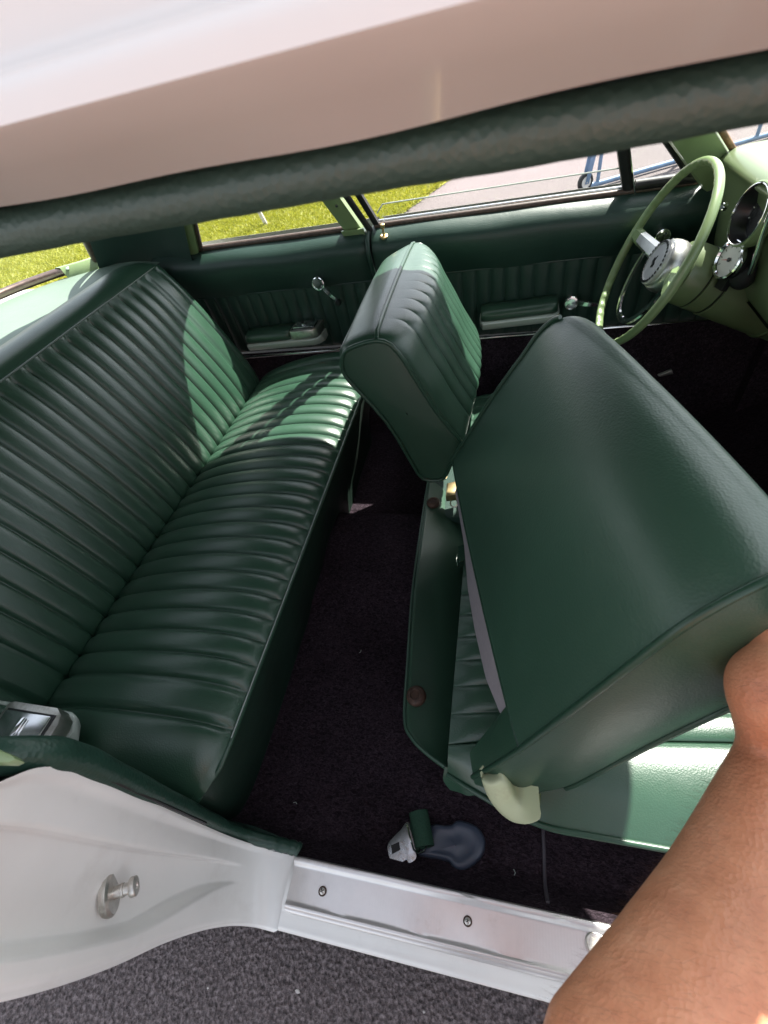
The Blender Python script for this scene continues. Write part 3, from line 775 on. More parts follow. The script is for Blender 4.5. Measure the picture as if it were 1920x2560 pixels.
# armrests
ARMB = paint('bright_armrest_base', (.50, .55, .50), .25, .6, .03)
def armrest(parent, pts_top, side, tray=None, dy=0.0):
    """pts: x0, x1 along the door, z of the pad top"""
    x0, x1, z, zr = pts_top
    f = (lambda p: np.array(p, float) - np.array([0, dy, 0])) if not side else (lambda p: mir(p) + np.array([0, dy, 0]))
    g = empty('armrest', f(((x0 + x1) / 2, 1.40, z - .03)), parent)
    def zz(x): return z + zr * (x - x0) / (x1 - x0)
    def ring(x, prof): return [f((x, y, zz(x) + dz)) for y, dz in prof]
    xa, xb = (x0, x1) if tray is None else (x0, tray)
    pad = []
    xs_ = [xa, xa + .003, xa + .010, xa + .03] + list(np.linspace(xa + .06, xb - .04, 8)) + [xb - .02, xb - .008, xb - .002]
    for i, x in enumerate(xs_):
        e = min(1, min(i, len(xs_) - 1 - i) / 2.5); k = .55 + .45 * math.sqrt(e)
        ymid = 1.395
        pad.append(ring(x, [(1.44, -.03), (1.372 + (1 - k) * .02, -.03), (1.366 + (1 - k) * .03, -.020), (1.370 + (1 - k) * .03, -.008 * k - .006 * (1 - k)), (1.382, -.001 - .008 * (1 - k)), (1.41, .001 - .008 * (1 - k)), (1.44, -.002)]))
    grid('pad', pad, VINYL, g, closed_v=True, caps=True, flip=bool(side))
    rows = []
    for i, x in enumerate(np.linspace(x0 - .004, x1 + .004, 24)):
        e = min(1, (x1 + .004 - x) / .03, (x - x0 + .004) / .012); k = math.sqrt(max(0, 1 - (1 - e) ** 2)) if e < 1 else 1
        yo = 1.362 + (1 - k) * .028
        rows.append(ring(x, [(1.44, -.0305), (yo - .001, -.0305), (yo - .004, -.033), (yo - .002, -.041), (yo + .004, -.052), (yo + .012, -.057), (1.44, -.057)]))
    grid('base', rows, ARMB, g, closed_v=True, caps=True, flip=bool(side), sharp=40)
    if tray is not None:
        # bright ashtray housing with hinged lid
        o = [(x, y) for x, y in ((tray + .001, 1.437), (tray + .001, 1.366), (tray + .012, 1.363), (x1 - .018, 1.363), (x1 - .004, 1.372), (x1 + .001, 1.385), (x1 + .001, 1.437))]
        extrude('ashtray', [f((x, y, zz(x) - .029)) for x, y in o], (0, 0, .030), STEEL, g, .004)
        l0, l1 = tray + .013, x1 - .014; zl = zz((l0 + l1) / 2) + .0022
        extrude('ashtray_lid', [f((x, y, zl)) for x, y in ((l0, 1.424), (l0, 1.378), (l1, 1.378), (l1, 1.424))], (0, 0, .004), metal('ashtray_chrome', (.80, .80, .82), .16), g, .0015)
        xm = (l0 + l1) / 2
        extrude('lid_pull', [f((xm - .006, 1.386, zl + .0042)), f((xm + .006, 1.386, zl + .0042)), f((xm + .004, 1.418, zl + .0042)), f((xm - .004, 1.418, zl + .0042))], (0, 0, .005), CHROME, g, .002)
        extrude('lid_slot', [f((l0 - .003, 1.4275, zl - .0035)), f((l0 - .003, 1.3745, zl - .0035)), f((l1 + .003, 1.3745, zl - .0035)), f((l1 + .003, 1.4275, zl - .0035))], (0, 0, .0035), BLACKPL, g)
armrest(door, (-.068, .150, .668, .010), 0)
armrest(qt, (-.855, -.585, .655, .006), 0, -.685)

# ---- near side quarter trim (mirror) and windlace
qn = empty('quarter_trim', (-.7, .04, .5), car)
trim_panel(qn, -1.10, -.445, 1, -.03)
armrest(qn, (-.92, -.640, .648, .0), 1, -.755, .038)
# padded vinyl lip that wraps the jamb edge down to the sill
lip = [(-.80, .035, .935), (-.62, .035, .925), (-.50, .037, .915), (-.445, .046, .893), (-.424, .060, .862), (-.421, .068, .815), (-.422, .069, .74), (-.425, .069, .62), (-.426, .069, .50), (-.424, .069, .43), (-.408, .069, .385), (-.372, .069, .366), (-.325, .068, .362), (-.316, .067, .360)]
Lp = spl(lip, 90); rad = []
for i, p in enumerate(Lp):
    s = i / 89; rad.append(.0165 - .006 * min(1, max(0, (s - .35) / .4)) + (.0012 * math.sin(i * 2.1) if s > .85 else .0004 * math.sin(i * .9)))
rows = tube_rows(Lp, rad, 16)
o = grid('windlace', rows, vinyl('green_vinyl_windlace', (.017, .052, .036), .38, grain=230, gs=.35, wave=.4), car, closed_v=True, caps=True)
# green trim between the lip and the seat
rows = []
for p in [p for p in Lp if p[2] < .60 and p[0] < -.33]:
    rows.append([p + np.array([-.004, .004, 0]), p + np.array([-.03, .012, 0]), p + np.array([-.075, .018, 0.0]), p + np.array([-.14, .020, 0])])
grid('quarter_edge_trim', rows, VINYL_T, car, flip=True)
# belt top of the near quarter panel
rows = []
for x in np.linspace(-1.1, -.425, 20):
    rows.append([(x, .058, .80), (x, .066, .84), (x, .067, .87), (x, .062, .886), (x, .050, .899), (x, .03, .908), (x, -.03, .912)])
grid('belt_cap', rows, VINYL_T, car, flip=True)
# near rear post, pale green foot
pf = [at(u, v, 'z', .925) for u, v in ((-60, 1868), (-5, 1872), (30, 1887), (40, 1897), (20, 1906), (-60, 1905))]
extrude('post_foot', pf, (0, 0, -.012), PALE, car, .002)
npost = [mir(gl(-.47 - (z - .905) * .2, z)) for z in np.linspace(.915, ZT, 10)]
grid('pillar_post', [[p + np.array([-.028, .02, 0]), p + np.array([.028, .02, 0]), p + np.array([.028, -.02, 0]), p + np.array([-.028, -.02, 0])] for p in npost], PALE, car, closed_v=True, caps=True)
grid('pillar_skin', [[p + np.array([-.034, .0, 0]), p + np.array([-.034, -.026, 0]), p + np.array([.034, -.026, 0]), p + np.array([.034, .0, 0])] for p in npost], WHITE, car, flip=True)
# near rear side glass
grid('quarter_window', [[mir(gl(qx(z) * (1 - k) + (px_(z) - .07) * k, z)) for k in (0, 1)] for z in np.linspace(.912, ZT, 4)], GLASS, car)

# ---- driver's seat (upright)
ds = empty('bucket_seat', (0.05, 1.03, .28), car); ds['label'] = 'upright pleated green vinyl driver seat'
side_prof = [(-.306, .862), (-.296, .882), (-.270, .894), (-.228, .902), (-.200, .893), (-.178, .862), (-.161, .824), (-.139, .779), (-.119, .734), (-.094, .687), (-.078, .655), (-.088, .620), (-.108, .585), (-.124, .548), (-.145, .540), (-.168, .543), (-.185, .560), (-.223, .668), (-.264, .756), (-.298, .813), (-.309, .842)]
NF = 3, 10          # front face runs between these outline points
P = spl([(x, z) for x, z in side_prof], 21 * 4, closed=True)
DY0, DY1 = .782, 1.287
dpit = .0425; dy0 = .850; dn = 9
cen = np.mean(np.array(P), axis=0)
rows = []
for y in [DY0 + .0005, DY0 + .003, DY0 + .008, DY0 + .015, DY0 + .03] + pleat_ys(DY0 + .045, DY1 - .045, dy0, dn, dpit) + [DY1 - .03, DY1 - .015, DY1 - .008, DY1 - .003, DY1 - .0005]:
    t = (y - DY0) / (DY1 - DY0); e = min(y - DY0, DY1 - y)
    rd = max(0, 1 - e / .02); sh = .008 * (1 - math.sqrt(max(0, 1 - rd * rd)))
    h = pleat_h(y, dy0, dn, dpit) if DY0 + .04 < y < DY1 - .04 else 1
    row = []
    for i, (x, z) in enumerate(P):
        k = i / 4.0
        fw = max(0, min(1, (k - 3.1) / 1.6)) ** .8 * max(0, min(1, (10.4 - k) / 1.0))      # on the front face
        tw = max(0, min(1, (k - .4) / .6)) * max(0, min(1, (3.4 - k) / .6))
        bul = .040 * fw * math.sin(math.pi * min(1, max(0, t))) ** .7
        nx, nz = .90, .42
        dd = bul - .0075 * (1 - h) * fw * max(.12, min(1, (k - 3.4) / 1.8)) - .5 * sh * fw
        crown = .012 * math.sin(math.pi * t) ** .6 * tw
        ex, ez = (cen - np.array([x, z])); l = math.hypot(ex, ez) + 1e-6
        taper = .02 * max(0, (t - .8) / .2) ** 2 * max(0, min(1, (3.2 - k) / 2))     # outer top corner drops
        row.append((x + nx * dd + ex / l * sh, y, z + nz * dd + crown + ez / l * sh - taper))
    rows.append(row)
bk = grid('backrest', rows, VINYL, ds, closed_v=True, flip=True)
for ridx, yy, nm in ((0, DY0, 'side_panel'), (-1, DY1, 'side_panel')):
    ring = rows[ridx]; c = np.mean(np.array(ring), axis=0); sg = -1 if ridx == 0 else 1
    rr = [[np.array(p) for p in ring]]
    for q in (.85, .6, .3, .02): rr.append([c + (np.array(p) - c) * q + np.array([0, sg * .004 * (1 - q ** 2), 0]) for p in ring])
    grid(nm, rr, VINYL, ds, closed_v=True, caps=False, flip=(ridx == 0))
    tube('piping', [np.array(p) + np.array([0, sg * .0025, 0]) for p in ring[::2]], .0042, VINYL_P, ds, 8, closed=True)
# piping along the front top edge and the rear top edge
tube('piping', [np.array(r[12]) + np.array([.001, 0, .002]) for r in rows[::3]], .0040, VINYL_P, ds, 8)
tube('piping', [np.array(r[2]) + np.array([-.001, 0, .001]) for r in rows[::3]], .0036, VINYL_P, ds, 8)
def seat_cushion(parent, x0, x1, y0, y1, ztop, p0, n, pit, crest=.02):
    rows = []
    ysx = pleat_ys(y0, y1, p0, n, pit)
    for y in ysx:
        h = pleat_h(y, p0, n, pit); e = min(y - y0, y1 - y); k = 1 - max(0, 1 - e / .09) ** 2.2
        row = []
        for q in np.linspace(0, 1, 26):
            x = x0 + (x1 - x0) * q
            fz = -.07 * max(0, (q - .82) / .18) ** 2 - .012 * max(0, (.15 - q) / .15) ** 2
            w = max(0, min(1, q / .06, (1 - q) / .08))
            row.append((x, y, ztop - .045 * (1 - k) + fz + crest * math.sin(q * math.pi) * .4 - .007 * (1 - h) * w))
        rows.append(row)
    o = grid('cushion', rows, VINYL, parent, flip=True)
    # skirt round the cushion
    ring = [r[0] for r in rows] + [p for p in rows[-1][1:-1]] + [r[-1] for r in rows[::-1]] + [p for p in rows[0][-2:0:-1]]
    sk = [[np.array(p) for p in ring], [np.array(p) + np.array([0, 0, -.06]) for p in ring], [np.array([p[0] * .97 + (x0 + x1) / 2 * .03, p[1] * .94 + (y0 + y1) / 2 * .06, .33]) for p in ring]]
    grid('skirt', sk, VINYL_T, parent, closed_v=True, flip=True)
    return ring
rg2 = seat_cushion(ds, -.085, .40, .79, 1.30, .475, .846, 9, .0425)
tube('piping', [p for p in rg2[::4]], .004, VINYL_P, ds, 8, closed=True)
# rear shelf of the driver's seat frame
extrude('seat_frame', [(-.20, .80, .30), (.36, .80, .30), (.36, 1.28, .30), (-.20, 1.28, .30)], (0, 0, .10), VINYL_T, ds, .01)

# ---- passenger seat, backrest tipped forward
ps = empty('bucket_seat', (0.1, .45, .28), car); ps['label'] = 'green vinyl passenger seat with its backrest tipped forward'
def Ny(k): return np.interp(k, [0, 1], [.2, .24])
# near (N) and far (F) edges of the rear panel from bottom to top, then over the top
Nrear = [at(1298, 1872, 'y', .200), at(1400, 1795, 'y', .201), at(1500, 1718, 'y', .204), at(1600, 1640, 'y', .209), at(1700, 1566, 'y', .216), at(1800, 1505, 'y', .226), at(1920, 1444, 'y', .242), at(2010, 1400, 'y', .265)]
Frear = [at(1132, 1150, 'y', .745), at(1165, 1100, 'y', .745), at(1215, 1022, 'y', .744), at(1265, 950, 'y', .742), at(1310, 890, 'y', .740), at(1345, 840, 'y', .737), at(1378, 808, 'y', .732), at(1402, 797, 'y', .722)]
Nfront = [at(1330, 1998, 'y', .198), at(1430, 1962, 'y', .200), at(1520, 1915, 'y', .203), at(1600, 1872, 'y', .208), at(1700, 1822, 'y', .214), at(1800, 1775, 'y', .222), at(1880, 1735, 'y', .234), at(1980, 1660, 'y', .255)]
NR = spl(Nrear, 40); FR = spl(Frear, 40); NFt = spl(Nfront, 40)
topmid = [at(1480, 850, 'z', .947), at(1590, 920, 'z', .951), at(1700, 1000, 'z', .953), at(1810, 1083, 'z', .955), at(1920, 1170, 'z', .957)]
nt_ = 30; ringrows = []; rear_rows = []
for i in range(40):
    s = i / 39; n0, f0 = NR[i], FR[i]; T = (NFt[i] - n0); T = np.array([T[0], 0, T[2]])
    ac = f0 - n0; along = (NR[min(i + 1, 39)] - NR[max(0, i - 1)]); nrm = np.cross(ac, along); nrm /= np.linalg.norm(nrm)
    if nrm[2] < 0: nrm = -nrm
    rear = []
    for j in range(nt_ + 1):
        t = j / nt_
        bl = (.015 * math.sin(math.pi * t) ** .6) * (.25 + .75 * math.sin(math.pi * min(1, s * .55 + .06)) ** .9)
        rear.append(n0 + ac * t + nrm * bl)
    rear_rows.append(rear)
top_dir = (NR[-1] - NR[-4]); top_dir /= np.linalg.norm(top_dir)
# roll the panel over the top edge
extra = []
last = rear_rows[-1]; ac = FR[-1] - NR[-1]
tangent = [(rear_rows[-1][j] - rear_rows[-4][j]) for j in range(nt_ + 1)]
for k, (a, b) in enumerate(((.010, .001), (.020, -.004), (.028, -.013), (.033, -.027), (.036, -.05), (.036, -.085))):
    row = []
    for j in range(nt_ + 1):
        tg = tangent[j] / np.linalg.norm(tangent[j]); up = np.array([0, 0, 1.0]); nn = np.cross(ac / np.linalg.norm(ac), tg); nn = nn if nn[2] > 0 else -nn
        row.append(last[j] + tg * a + nn * b)
    extra.append(row)
allr = rear_rows + extra
bk2 = grid('backrest', allr, vinyl('green_vinyl_seat_back_skylit', (.031, .083, .052), .42, grain=340, gs=.16, wave=.06, spec=.8), ps, flip=False)  # seat vinyl made lighter here, sky light on the panel put into the colour
# near side face, thick cheek with a lobe at the hinge
RS = [at(1182, 1940, 'y', .199), at(1230, 1915, 'y', .199)] + list(NR[::2]) + [allr[40 + k][0] for k in (1, 3)]
FS0 = [at(1205, 1962, 'y', .199), at(1262, 1988, 'y', .198)] + list(NFt[::2])
FS = FS0 + [NFt[-1] + np.array([.02, .006, .012]), NFt[-1] + np.array([.03, .012, .02])]
n_ = min(len(RS), len(FS)); rows = []
for a, b in zip(RS[:n_], FS[:n_]):
    rows.append([a * (1 - q) + b * q + np.array([0, -.013 * math.sin(math.pi * q) ** .8, 0]) for q in np.linspace(0, 1, 9)])
grid('side_panel', rows, VINYL, ps, flip=False)
# front face and far side of the tipped backrest
ff = [b + (f - n) * .98 for n, f, b in zip(NR, FR, NFt)]
grid('front_face', [[a * (1 - q) + b * q + np.array([.012, 0, -.02]) * math.sin(math.pi * q) for q in np.linspace(0, 1, 12)] for a, b in zip(NFt, ff)], VINYL, ps, flip=True)
grid('side_panel', [[a, (a + b) / 2 + np.array([0, .01, 0]), b] for a, b in zip(FR, ff)], VINYL, ps, flip=False)
# piping
tube('piping', [p + np.array([0, -.002, .002]) for p in [RS[0], RS[1]] + list(NR)], .0040, VINYL_P, ps, 8)
tube('piping', [p + np.array([0, -.001, -.001]) for p in FS0[1:]], .0042, VINYL_P, ps, 8)
tube('piping', [p + np.array([-.001, .001, .002]) for p in FR], .0042, VINYL_P, ps, 8)
tube('piping', [p + np.array([0, 0, -.0005]) for p in rear_rows[0]], .0022, VINYL_P, ps, 6)
# vinyl tongue below the panel at the hinge end
tg = [NR[0], rear_rows[0][3] + np.array([0, 0, -.002]), at(1250, 1784, 'y', .262), at(1174, 1882, 'y', .222), RS[0], RS[1]]
c = np.mean(np.array(tg), axis=0)
mesh('hinge_tongue', tg + [c + np.array([-.006, 0, .006])], [(i, (i + 1) % 6, 6) for i in range(6)], VINYL, ps, smooth=True)
# grey backing board showing under the lower edge
bb_r = [rear_rows[0][j] + np.array([.002, 0, -.001]) for j in range(3, 29)]
lf_px = [(1250, 1783), (1214, 1695), (1186, 1571), (1170, 1476), (1160, 1360), (1150, 1300), (1138, 1230)]
rows = []
lfp = lin([(u, v) for u, v in lf_px], len(bb_r))
for p, (u, v) in zip(bb_r, lfp):
    q = at(u, v, 'y', p[1] + .012)
    rows.append([p, p * .5 + q * .5 + np.array([0.004, 0, 0]), q])
grid('backing_board', rows, CARD, ps, flip=True)
# seat cushion
def pcush():
    rows = []
    X0, X1, YA, YB = -.075, .46, .150, .735
    p0, n, pit = .290, 9, .0440
    def near_edge(q): return YA + .055 * max(0, (.32 - q) / .32) ** 1.6
    ysx = pleat_ys(0, 1, .0, 0) if False else None
    base = [0, .004, .012, .025, .045, .07, .10, .125, .132, .136, .140]
    for k in range(n): base += [.14 + pit * (k + f) for f in fr_]
    base += [.14 + n * pit, .555, .57, .58, .585]
    for d in base:
        row = []
        for q in np.linspace(0, 1, 34):
            ne = near_edge(q); x = X0 + (X1 - X0) * q
            yb = .246 + .13 * (x + .03)
            y = ne + d / .14 * (yb - ne) if d < .14 else yb + (d - .14) * (YB - yb) / .445
            h = pleat_h(p0 + (d - .14), p0, n, pit) if d >= .128 else (1 - max(0, 1 - abs(d - .14) / .016) ** 2.2)
            cr = .034 * math.sin(min(1, d / .10) * math.pi / 2) * (1 if d < .14 else 1)
            fz = -.06 * max(0, (q - .85) / .15) ** 2 - .015 * max(0, (.12 - q) / .12) ** 2
            w = max(0, min(1, q / .05))
            row.append((x, y, .432 + cr + fz + .012 * math.sin(q * math.pi) - .0075 * (1 - h) * w - .03 * max(0, (d - .5) / .085) ** 2))
        rows.append(row)
    grid('cushion', rows, VINYL, ps, flip=True)
    ne = rows[0]
    tube('piping', [np.array(p) + np.array([0, -.002, -.001]) for p in ne], .0048, VINYL_P, ps, 8)
    sk = [[np.array(p) for p in ne], [np.array(p) + np.array([0, -.003, -.012]) for p in ne], [np.array(p) + np.array([0, .006, -.028]) for p in ne], [np.array(p) + np.array([0, .06, -.09]) for p in ne]]
    grid('skirt', sk, VINYL, ps, flip=False)
    rr = [r[0] for r in rows]
    grid('rear_skirt', [[np.array(p) for p in rr], [np.array(p) + np.array([.004, 0, -.07]) for p in rr]], VINYL_T, ps, flip=False)
pcush()
# shelf behind the cushion with its two rubber bump stops
zo = .425
out_px = [(1072, 1195), (1060, 1270), (1043, 1390), (1030, 1500), (1020, 1650), (1012, 1795), (1030, 1846), (1068, 1885), (1112, 1918)]
in_px = [(1145, 1240), (1147, 1320), (1148, 1420), (1149, 1520), (1151, 1650), (1156, 1780), (1162, 1850), (1166, 1890), (1170, 1922)]
O_ = spl([at(u, v, 'z', zo) for u, v in out_px], 40); I_ = spl([at(u, v, 'z', zo - .020) for u, v in in_px], 40)
rows = []
for i, (a, b) in enumerate(zip(O_, I_)):
    rows.append([a + np.array([.0, 0, -.004]), a + np.array([.004, .0, .002]), a * .9 + b * .1, a * .6 + b * .4 + np.array([0, 0, -.004]), a * .3 + b * .7 + np.array([0, 0, -.020]), b + np.array([0, 0, -.032]), b + np.array([.02, 0, -.05])])
grid('seat_shelf', rows, VINYL, ps, flip=False)
tube('shelf_edge', [p + np.array([0, 0, .001]) for p in O_], .0034, VINYL_P, ps, 7)
rows = []
for i, p in enumerate(O_):
    k = .004 * math.sin(i * .8) if i > 28 else 0
    rows.append([p + np.array([-.001, 0, -.003]), p + np.array([.006 + k, .002, -.035]), p + np.array([.03 + k, .01, -.075]), p + np.array([.05, .016, -.13])])
grid('shelf_skirt', rows, vinyl('green_vinyl_skirt', (.022, .09, .055), .42, wave=.5), ps, flip=True)
for u, v, sc in ((1083, 1257, 1.0), (1040, 1740, 1.08)):
    p = at(u, v, 'z', zo - .001)
    bs = lathe('bump_stop', [(.0175 * sc, -.004), (.0175 * sc, .002), (.0165 * sc, .005), (.013 * sc, .008), (.009 * sc, .0085), (.0075 * sc, .0055), (.003, .005), (0, .0056)], p, (-.1, 0, 1), RUSTR, ps, 26)
# loose fold of vinyl at the near rear corner
fold = [[at(1112, 1918, 'z', zo), at(1108, 1950, 'z', .400), at(1125, 1975, 'z', .375)], [at(1140, 1922, 'z', zo), at(1142, 1950, 'z', .405), at(1150, 1982, 'z', .375)], [at(1150, 1926, 'z', zo - .004), at(1158, 1958, 'z', .39), at(1172, 1990, 'z', .37)], [at(1172, 1930, 'z', zo), at(1185, 1950, 'z', .405), at(1200, 1985, 'z', .38)], [at(1200, 1945, 'z', zo + .01), at(1212, 1960, 'z', .42), at(1225, 1985, 'z', .39)]]
grid('corner_fold', [spl(r, 8) for r in spl([np.array(r).reshape(-1) for r in fold], 14) for r in [np.array(r).reshape(3, 3)]], VINYL, ps, flip=False)
# moulded hinge cover
ho = [at(1198, 1918, 'y', .206), at(1204, 1942, 'y', .188), at(1212, 1966, 'y', .180), at(1226, 1994, 'y', .170), at(1250, 2024, 'y', .160), at(1280, 2046, 'y', .152), at(1315, 2053, 'y', .148), at(1347, 2044, 'y', .146)]
hi_ = [at(1240, 1915, 'y', .208), at(1248, 1938, 'y', .190), at(1264, 1948, 'y', .186), at(1276, 1964, 'y', .182), at(1288, 1986, 'y', .175), at(1306, 2008, 'y', .166), at(1328, 2022, 'y', .158), at(1352, 2030, 'y', .150)]
HO = spl(ho, 26); HI = spl(hi_, 26); rows = []
for i_, (a, b) in enumerate(zip(HO, HI)):
    e = math.sin(math.pi * min(1, max(0, (i_ + .6) / 26.2))) ** .35
    rows.append([a + np.array([.004, .03, 0]), a + np.array([.001, .006, 0])] + [a * (1 - q) + b * q + np.array([0, -.011 * e * math.sin(math.pi * (.12 + q * .76)) ** .8, .002]) for q in np.linspace(0, 1, 9)] + [b + np.array([-.001, .006, 0]), b + np.array([-.002, .03, 0])])
o = grid('hinge_cover', rows, PALE_PL, ps, caps=False)
o['label'] = 'chipped pale green plastic hinge cover'
# bracket and belt buckle beside the tunnel
extrude('hinge_bracket', [at(u, v, 'z', .47) for u, v in ((1117, 1208), (1150, 1200), (1150, 1236), (1114, 1240))], (0, 0, -.02), metal('brassy_bracket', (.70, .56, .30), .3), ps, .002)
tube('spring', [at(1135 + 9 * math.cos(a), 1258 + 10 * math.sin(a), 'z', .45 - a * .001) for a in np.linspace(0, 14, 50)], .0016, STEEL, ps, 6)
bp = [at(u, v, 'z', .468) for u, v in ((1145, 1365), (1170, 1358), (1172, 1395), (1147, 1402))]
extrude('belt_loop', bp, (0, 0, -.006), WEB, ps, .001)
tube('belt_buckle', [at(u, v, 'z', .462) for u, v in ((1146, 1385), (1142, 1400), (1145, 1415), (1152, 1405), (1152, 1385))], .0024, CHROME, ps, 6, closed=True)

# ---- lap belt on the floor (tongue, rolled webbing, plastic sleeve)
fz = .281
belt = empty('seat_belt', at(1060, 2110, 'z', .28)); tag(belt, 'lap belt with chrome tongue, rolled green webbing and slate blue sleeve on the carpet', 'seat belt')
sl = [(1078, 2066), (1110, 2064), (1130, 2062), (1143, 2053), (1160, 2054), (1190, 2066), (1207, 2086), (1214, 2112), (1206, 2140), (1188, 2160), (1165, 2176), (1145, 2178), (1132, 2168), (1122, 2156), (1100, 2150), (1052, 2141), (1050, 2130)]
slo = spl([at(u, v, 'z', fz) for u, v in sl], 60, closed=True); slc = at(1140, 2116, 'z', fz)
grid('sleeve', [[slc + (p - slc) * q + np.array([0, 0, h]) for p in slo] for q, h in ((1.0, -.006), (1.0, .004), (.965, .009), (.90, .0115), (.74, .0125), (.62, .0115), (.4, .010), (.2, .0115), (.02, .0125))], SLATE, belt, closed_v=True)
tp = [(985, 2092), (1003, 2074), (1014, 2058), (1022, 2056), (1024, 2068), (1034, 2100), (1041, 2138), (1036, 2152), (1022, 2158), (1016, 2150), (1000, 2160), (985, 2162), (976, 2150), (969, 2115)]
tz = lambda u: fz + .010 + .006 * (u - 969) / 70
to = spl([at(u, v, 'z', tz(u)) for u, v in tp], 56, closed=True)
hole = [at(u, v, 'z', tz(u)) for u, v in ((978, 2114), (998, 2105), (1001, 2125), (981, 2136))]
o = extrude('tongue', to, (0, 0, .0024), metal('pitted_chrome', (.45, .45, .47), .26, .15, (.22, .14, .09)), belt, .0007)
extrude('tongue_slot', [p + np.array([0, 0, .0022]) for p in hole], (0, 0, .0006), RUBBER, belt)
# rolled webbing, spiral section
a0 = at(1046, 2030, 'z', fz + .030); a1 = at(1062, 2118, 'z', fz + .030); dv = a1 - a0
e1, e2, n_ax = frame(dv); rows = []
for k in range(60):
    a = k / 59 * 2 * math.pi * 3.2; r = .0105 + .0052 * k / 59 
    off = e1 * math.cos(a) * r + e2 * math.sin(a) * r
    rows.append([a0 + dv * q + off for q in (0, .02, .5, .98, 1.0)])
wb = grid('rolled_webbing', rows, WEB, belt); 
so = wb.modifiers.new('thick', 'SOLIDIFY'); so.thickness = .0022
lathe('webbing_core', [(.0102, 0), (.0102, np.linalg.norm(dv) - .003), (0, np.linalg.norm(dv) - .003)], a0, dv, WEB, belt, 20)
tube('wire_bail', [at(1018, 2062, 'z', fz + .016), at(1024, 2090, 'z', fz + .020), at(1034, 2125, 'z', fz + .024), at(1046, 2134, 'z', fz + .030), at(1060, 2128, 'z', fz + .034), at(1066, 2114, 'z', fz + .036)], .0016, CHROME, belt, 7)
extrude('webbing_strap', [at(u, v, 'z', fz + .013) for u, v in ((1022, 2060), (1034, 2056), (1048, 2125), (1036, 2133))], (0, 0, .003), WEB, belt, .001)

# ---- dashboard, column, steering wheel
dash = empty('dashboard', (.5, YC, .75), car)
YD = 1.385
def dprof(y):
    k = max(0, (y - 1.0) / .385)
    return [(.80, .955), (.62, .985), (.50, .993), (.44, .988), (.418, .976), (.416, .966), (.428, .955), (.440, .90), (.448, .85), (.455, .80), (.47, .765), (.50, .75), (.60, .76)]
rows = []
for y in np.linspace(.085, YD, 40):
    e = max(0, 1 - (YD - y) / .05); e0 = max(0, 1 - (y - .085) / .05); e = max(e, e0); sh = .05 * (1 - math.sqrt(max(0, 1 - e * e)))
    off = .14 * max(0, min(1, (.98 - y) / .16)) ** 1.0; off = off * off * (3 * .14 - 2 * off) / .14 ** 2
    rows.append([(x + ((.03 + off) if x < .6 else 0) + sh * (1 if x < .6 else 0), y, z - sh * .6 * (1 if z > .8 else -1)) for x, z in spl(dprof(y), 40)])
grid('dash_panel', rows, PALE_D, dash, flip=True, sharp=70)
gc = at(1878, 536, 'y', 1.095) + np.array([-.002, 0, 0]); ga = np.array([-1, -.12, .22])
gg = empty('speedometer', gc, dash)
lathe('bezel', [(.052, -.02), (.053, .003), (.051, .005), (.049, .004), (.048, -.01)], gc, ga, PALE, gg, 40, caps=False)
lathe('chrome_ring', [(.0495, .003), (.0495, .0060), (.0480, .0062), (.0472, .003)], gc, ga, CHROME, gg, 40, caps=False)
lathe('recess', [(.0485, .003), (.042, -.022), (.040, -.024), (0, -.024)], gc, ga, BLACKPL, gg, 40, caps=False)
lathe('dial', [(.037, -.0245), (.037, -.0225), (.0, -.0225)], gc + np.array([.001, 0, 0]), ga, plain('dark_dial', (.03, .03, .032), .25), gg, 36)
e1, e2, gn_ = frame(ga)
for k in range(9):
    a = R_(200 - k * 27.5); d = e1 * math.sin(a) - e2 * math.cos(a); p = gc + gn_ * -.0222 + d * .033; w = np.cross(gn_, d)
    extrude('dial_tick', [p + w * .0009, p - w * .0009, p - w * .0009 + d * .005, p + w * .0009 + d * .005], gn_ * .0004, WHITEP, gg)
pw = gc + gn_ * -.0222
extrude('dial_patch', [pw + e2 * (-.004) + e1 * .002, pw + e2 * (-.024) + e1 * (-.010), pw + e2 * (-.016) + e1 * (-.022), pw + e2 * (.0) + e1 * (-.012)], gn_ * .0003, WHITEP, gg)  # white four-sided patch on the dial face
lathe('dash_knob', [(.004, 0), (.0075, .003), (.0075, .010), (.006, .012), (0, .012)], at(1819, 517, 'y', 1.20) + np.array([.0, 0, 0]), (-1, -.1, .2), CHROME, dash, 16)
# wiper / radio panel below
grid('dash_underside', [[(x, y, .758 + .02 * (x - .5)) for x in (.50, .75, 1.0)] for y in (.09, .74, 1.38)], BLACKPL, dash)

WC = np.array([.308, 1.18, .839]); WA = np.array([.911, 0, -.412]); WR = .181
E1 = np.array([0, -1., 0]); E2 = np.array([.412, 0, .911])
sw = empty('steering_wheel', WC, car)
sw['label'] = 'pale green two-spoke steering wheel with chrome horn ring'
n = 220; rows = []
for i in range(n):
    a = 2 * math.pi * i / n; d = E1 * math.cos(a) + E2 * math.sin(a)
    # finger grips notched on the front of the rim
    gdist = min(abs((math.degrees(a) % 180) - 0), abs((math.degrees(a) % 180) - 180))
    nt2 = .0024 * abs(math.sin(a * 22)) if gdist > 14 else 0
    ring = []
    for k in range(14):
        b = 2 * math.pi * k / 14; cb, sb = math.cos(b), math.sin(b)
        r = .0118 if True else 0
        back = max(0, sb)
        ring.append(WC + d * (WR + cb * .0080 + nt2 * 1.5 * max(0, -cb)) + WA * (sb * .0098))
    rows.append(ring)
grid('rim', rows, PALE, sw, closed_u=True, closed_v=True, flip=True)
hubc = WC + WA * .050
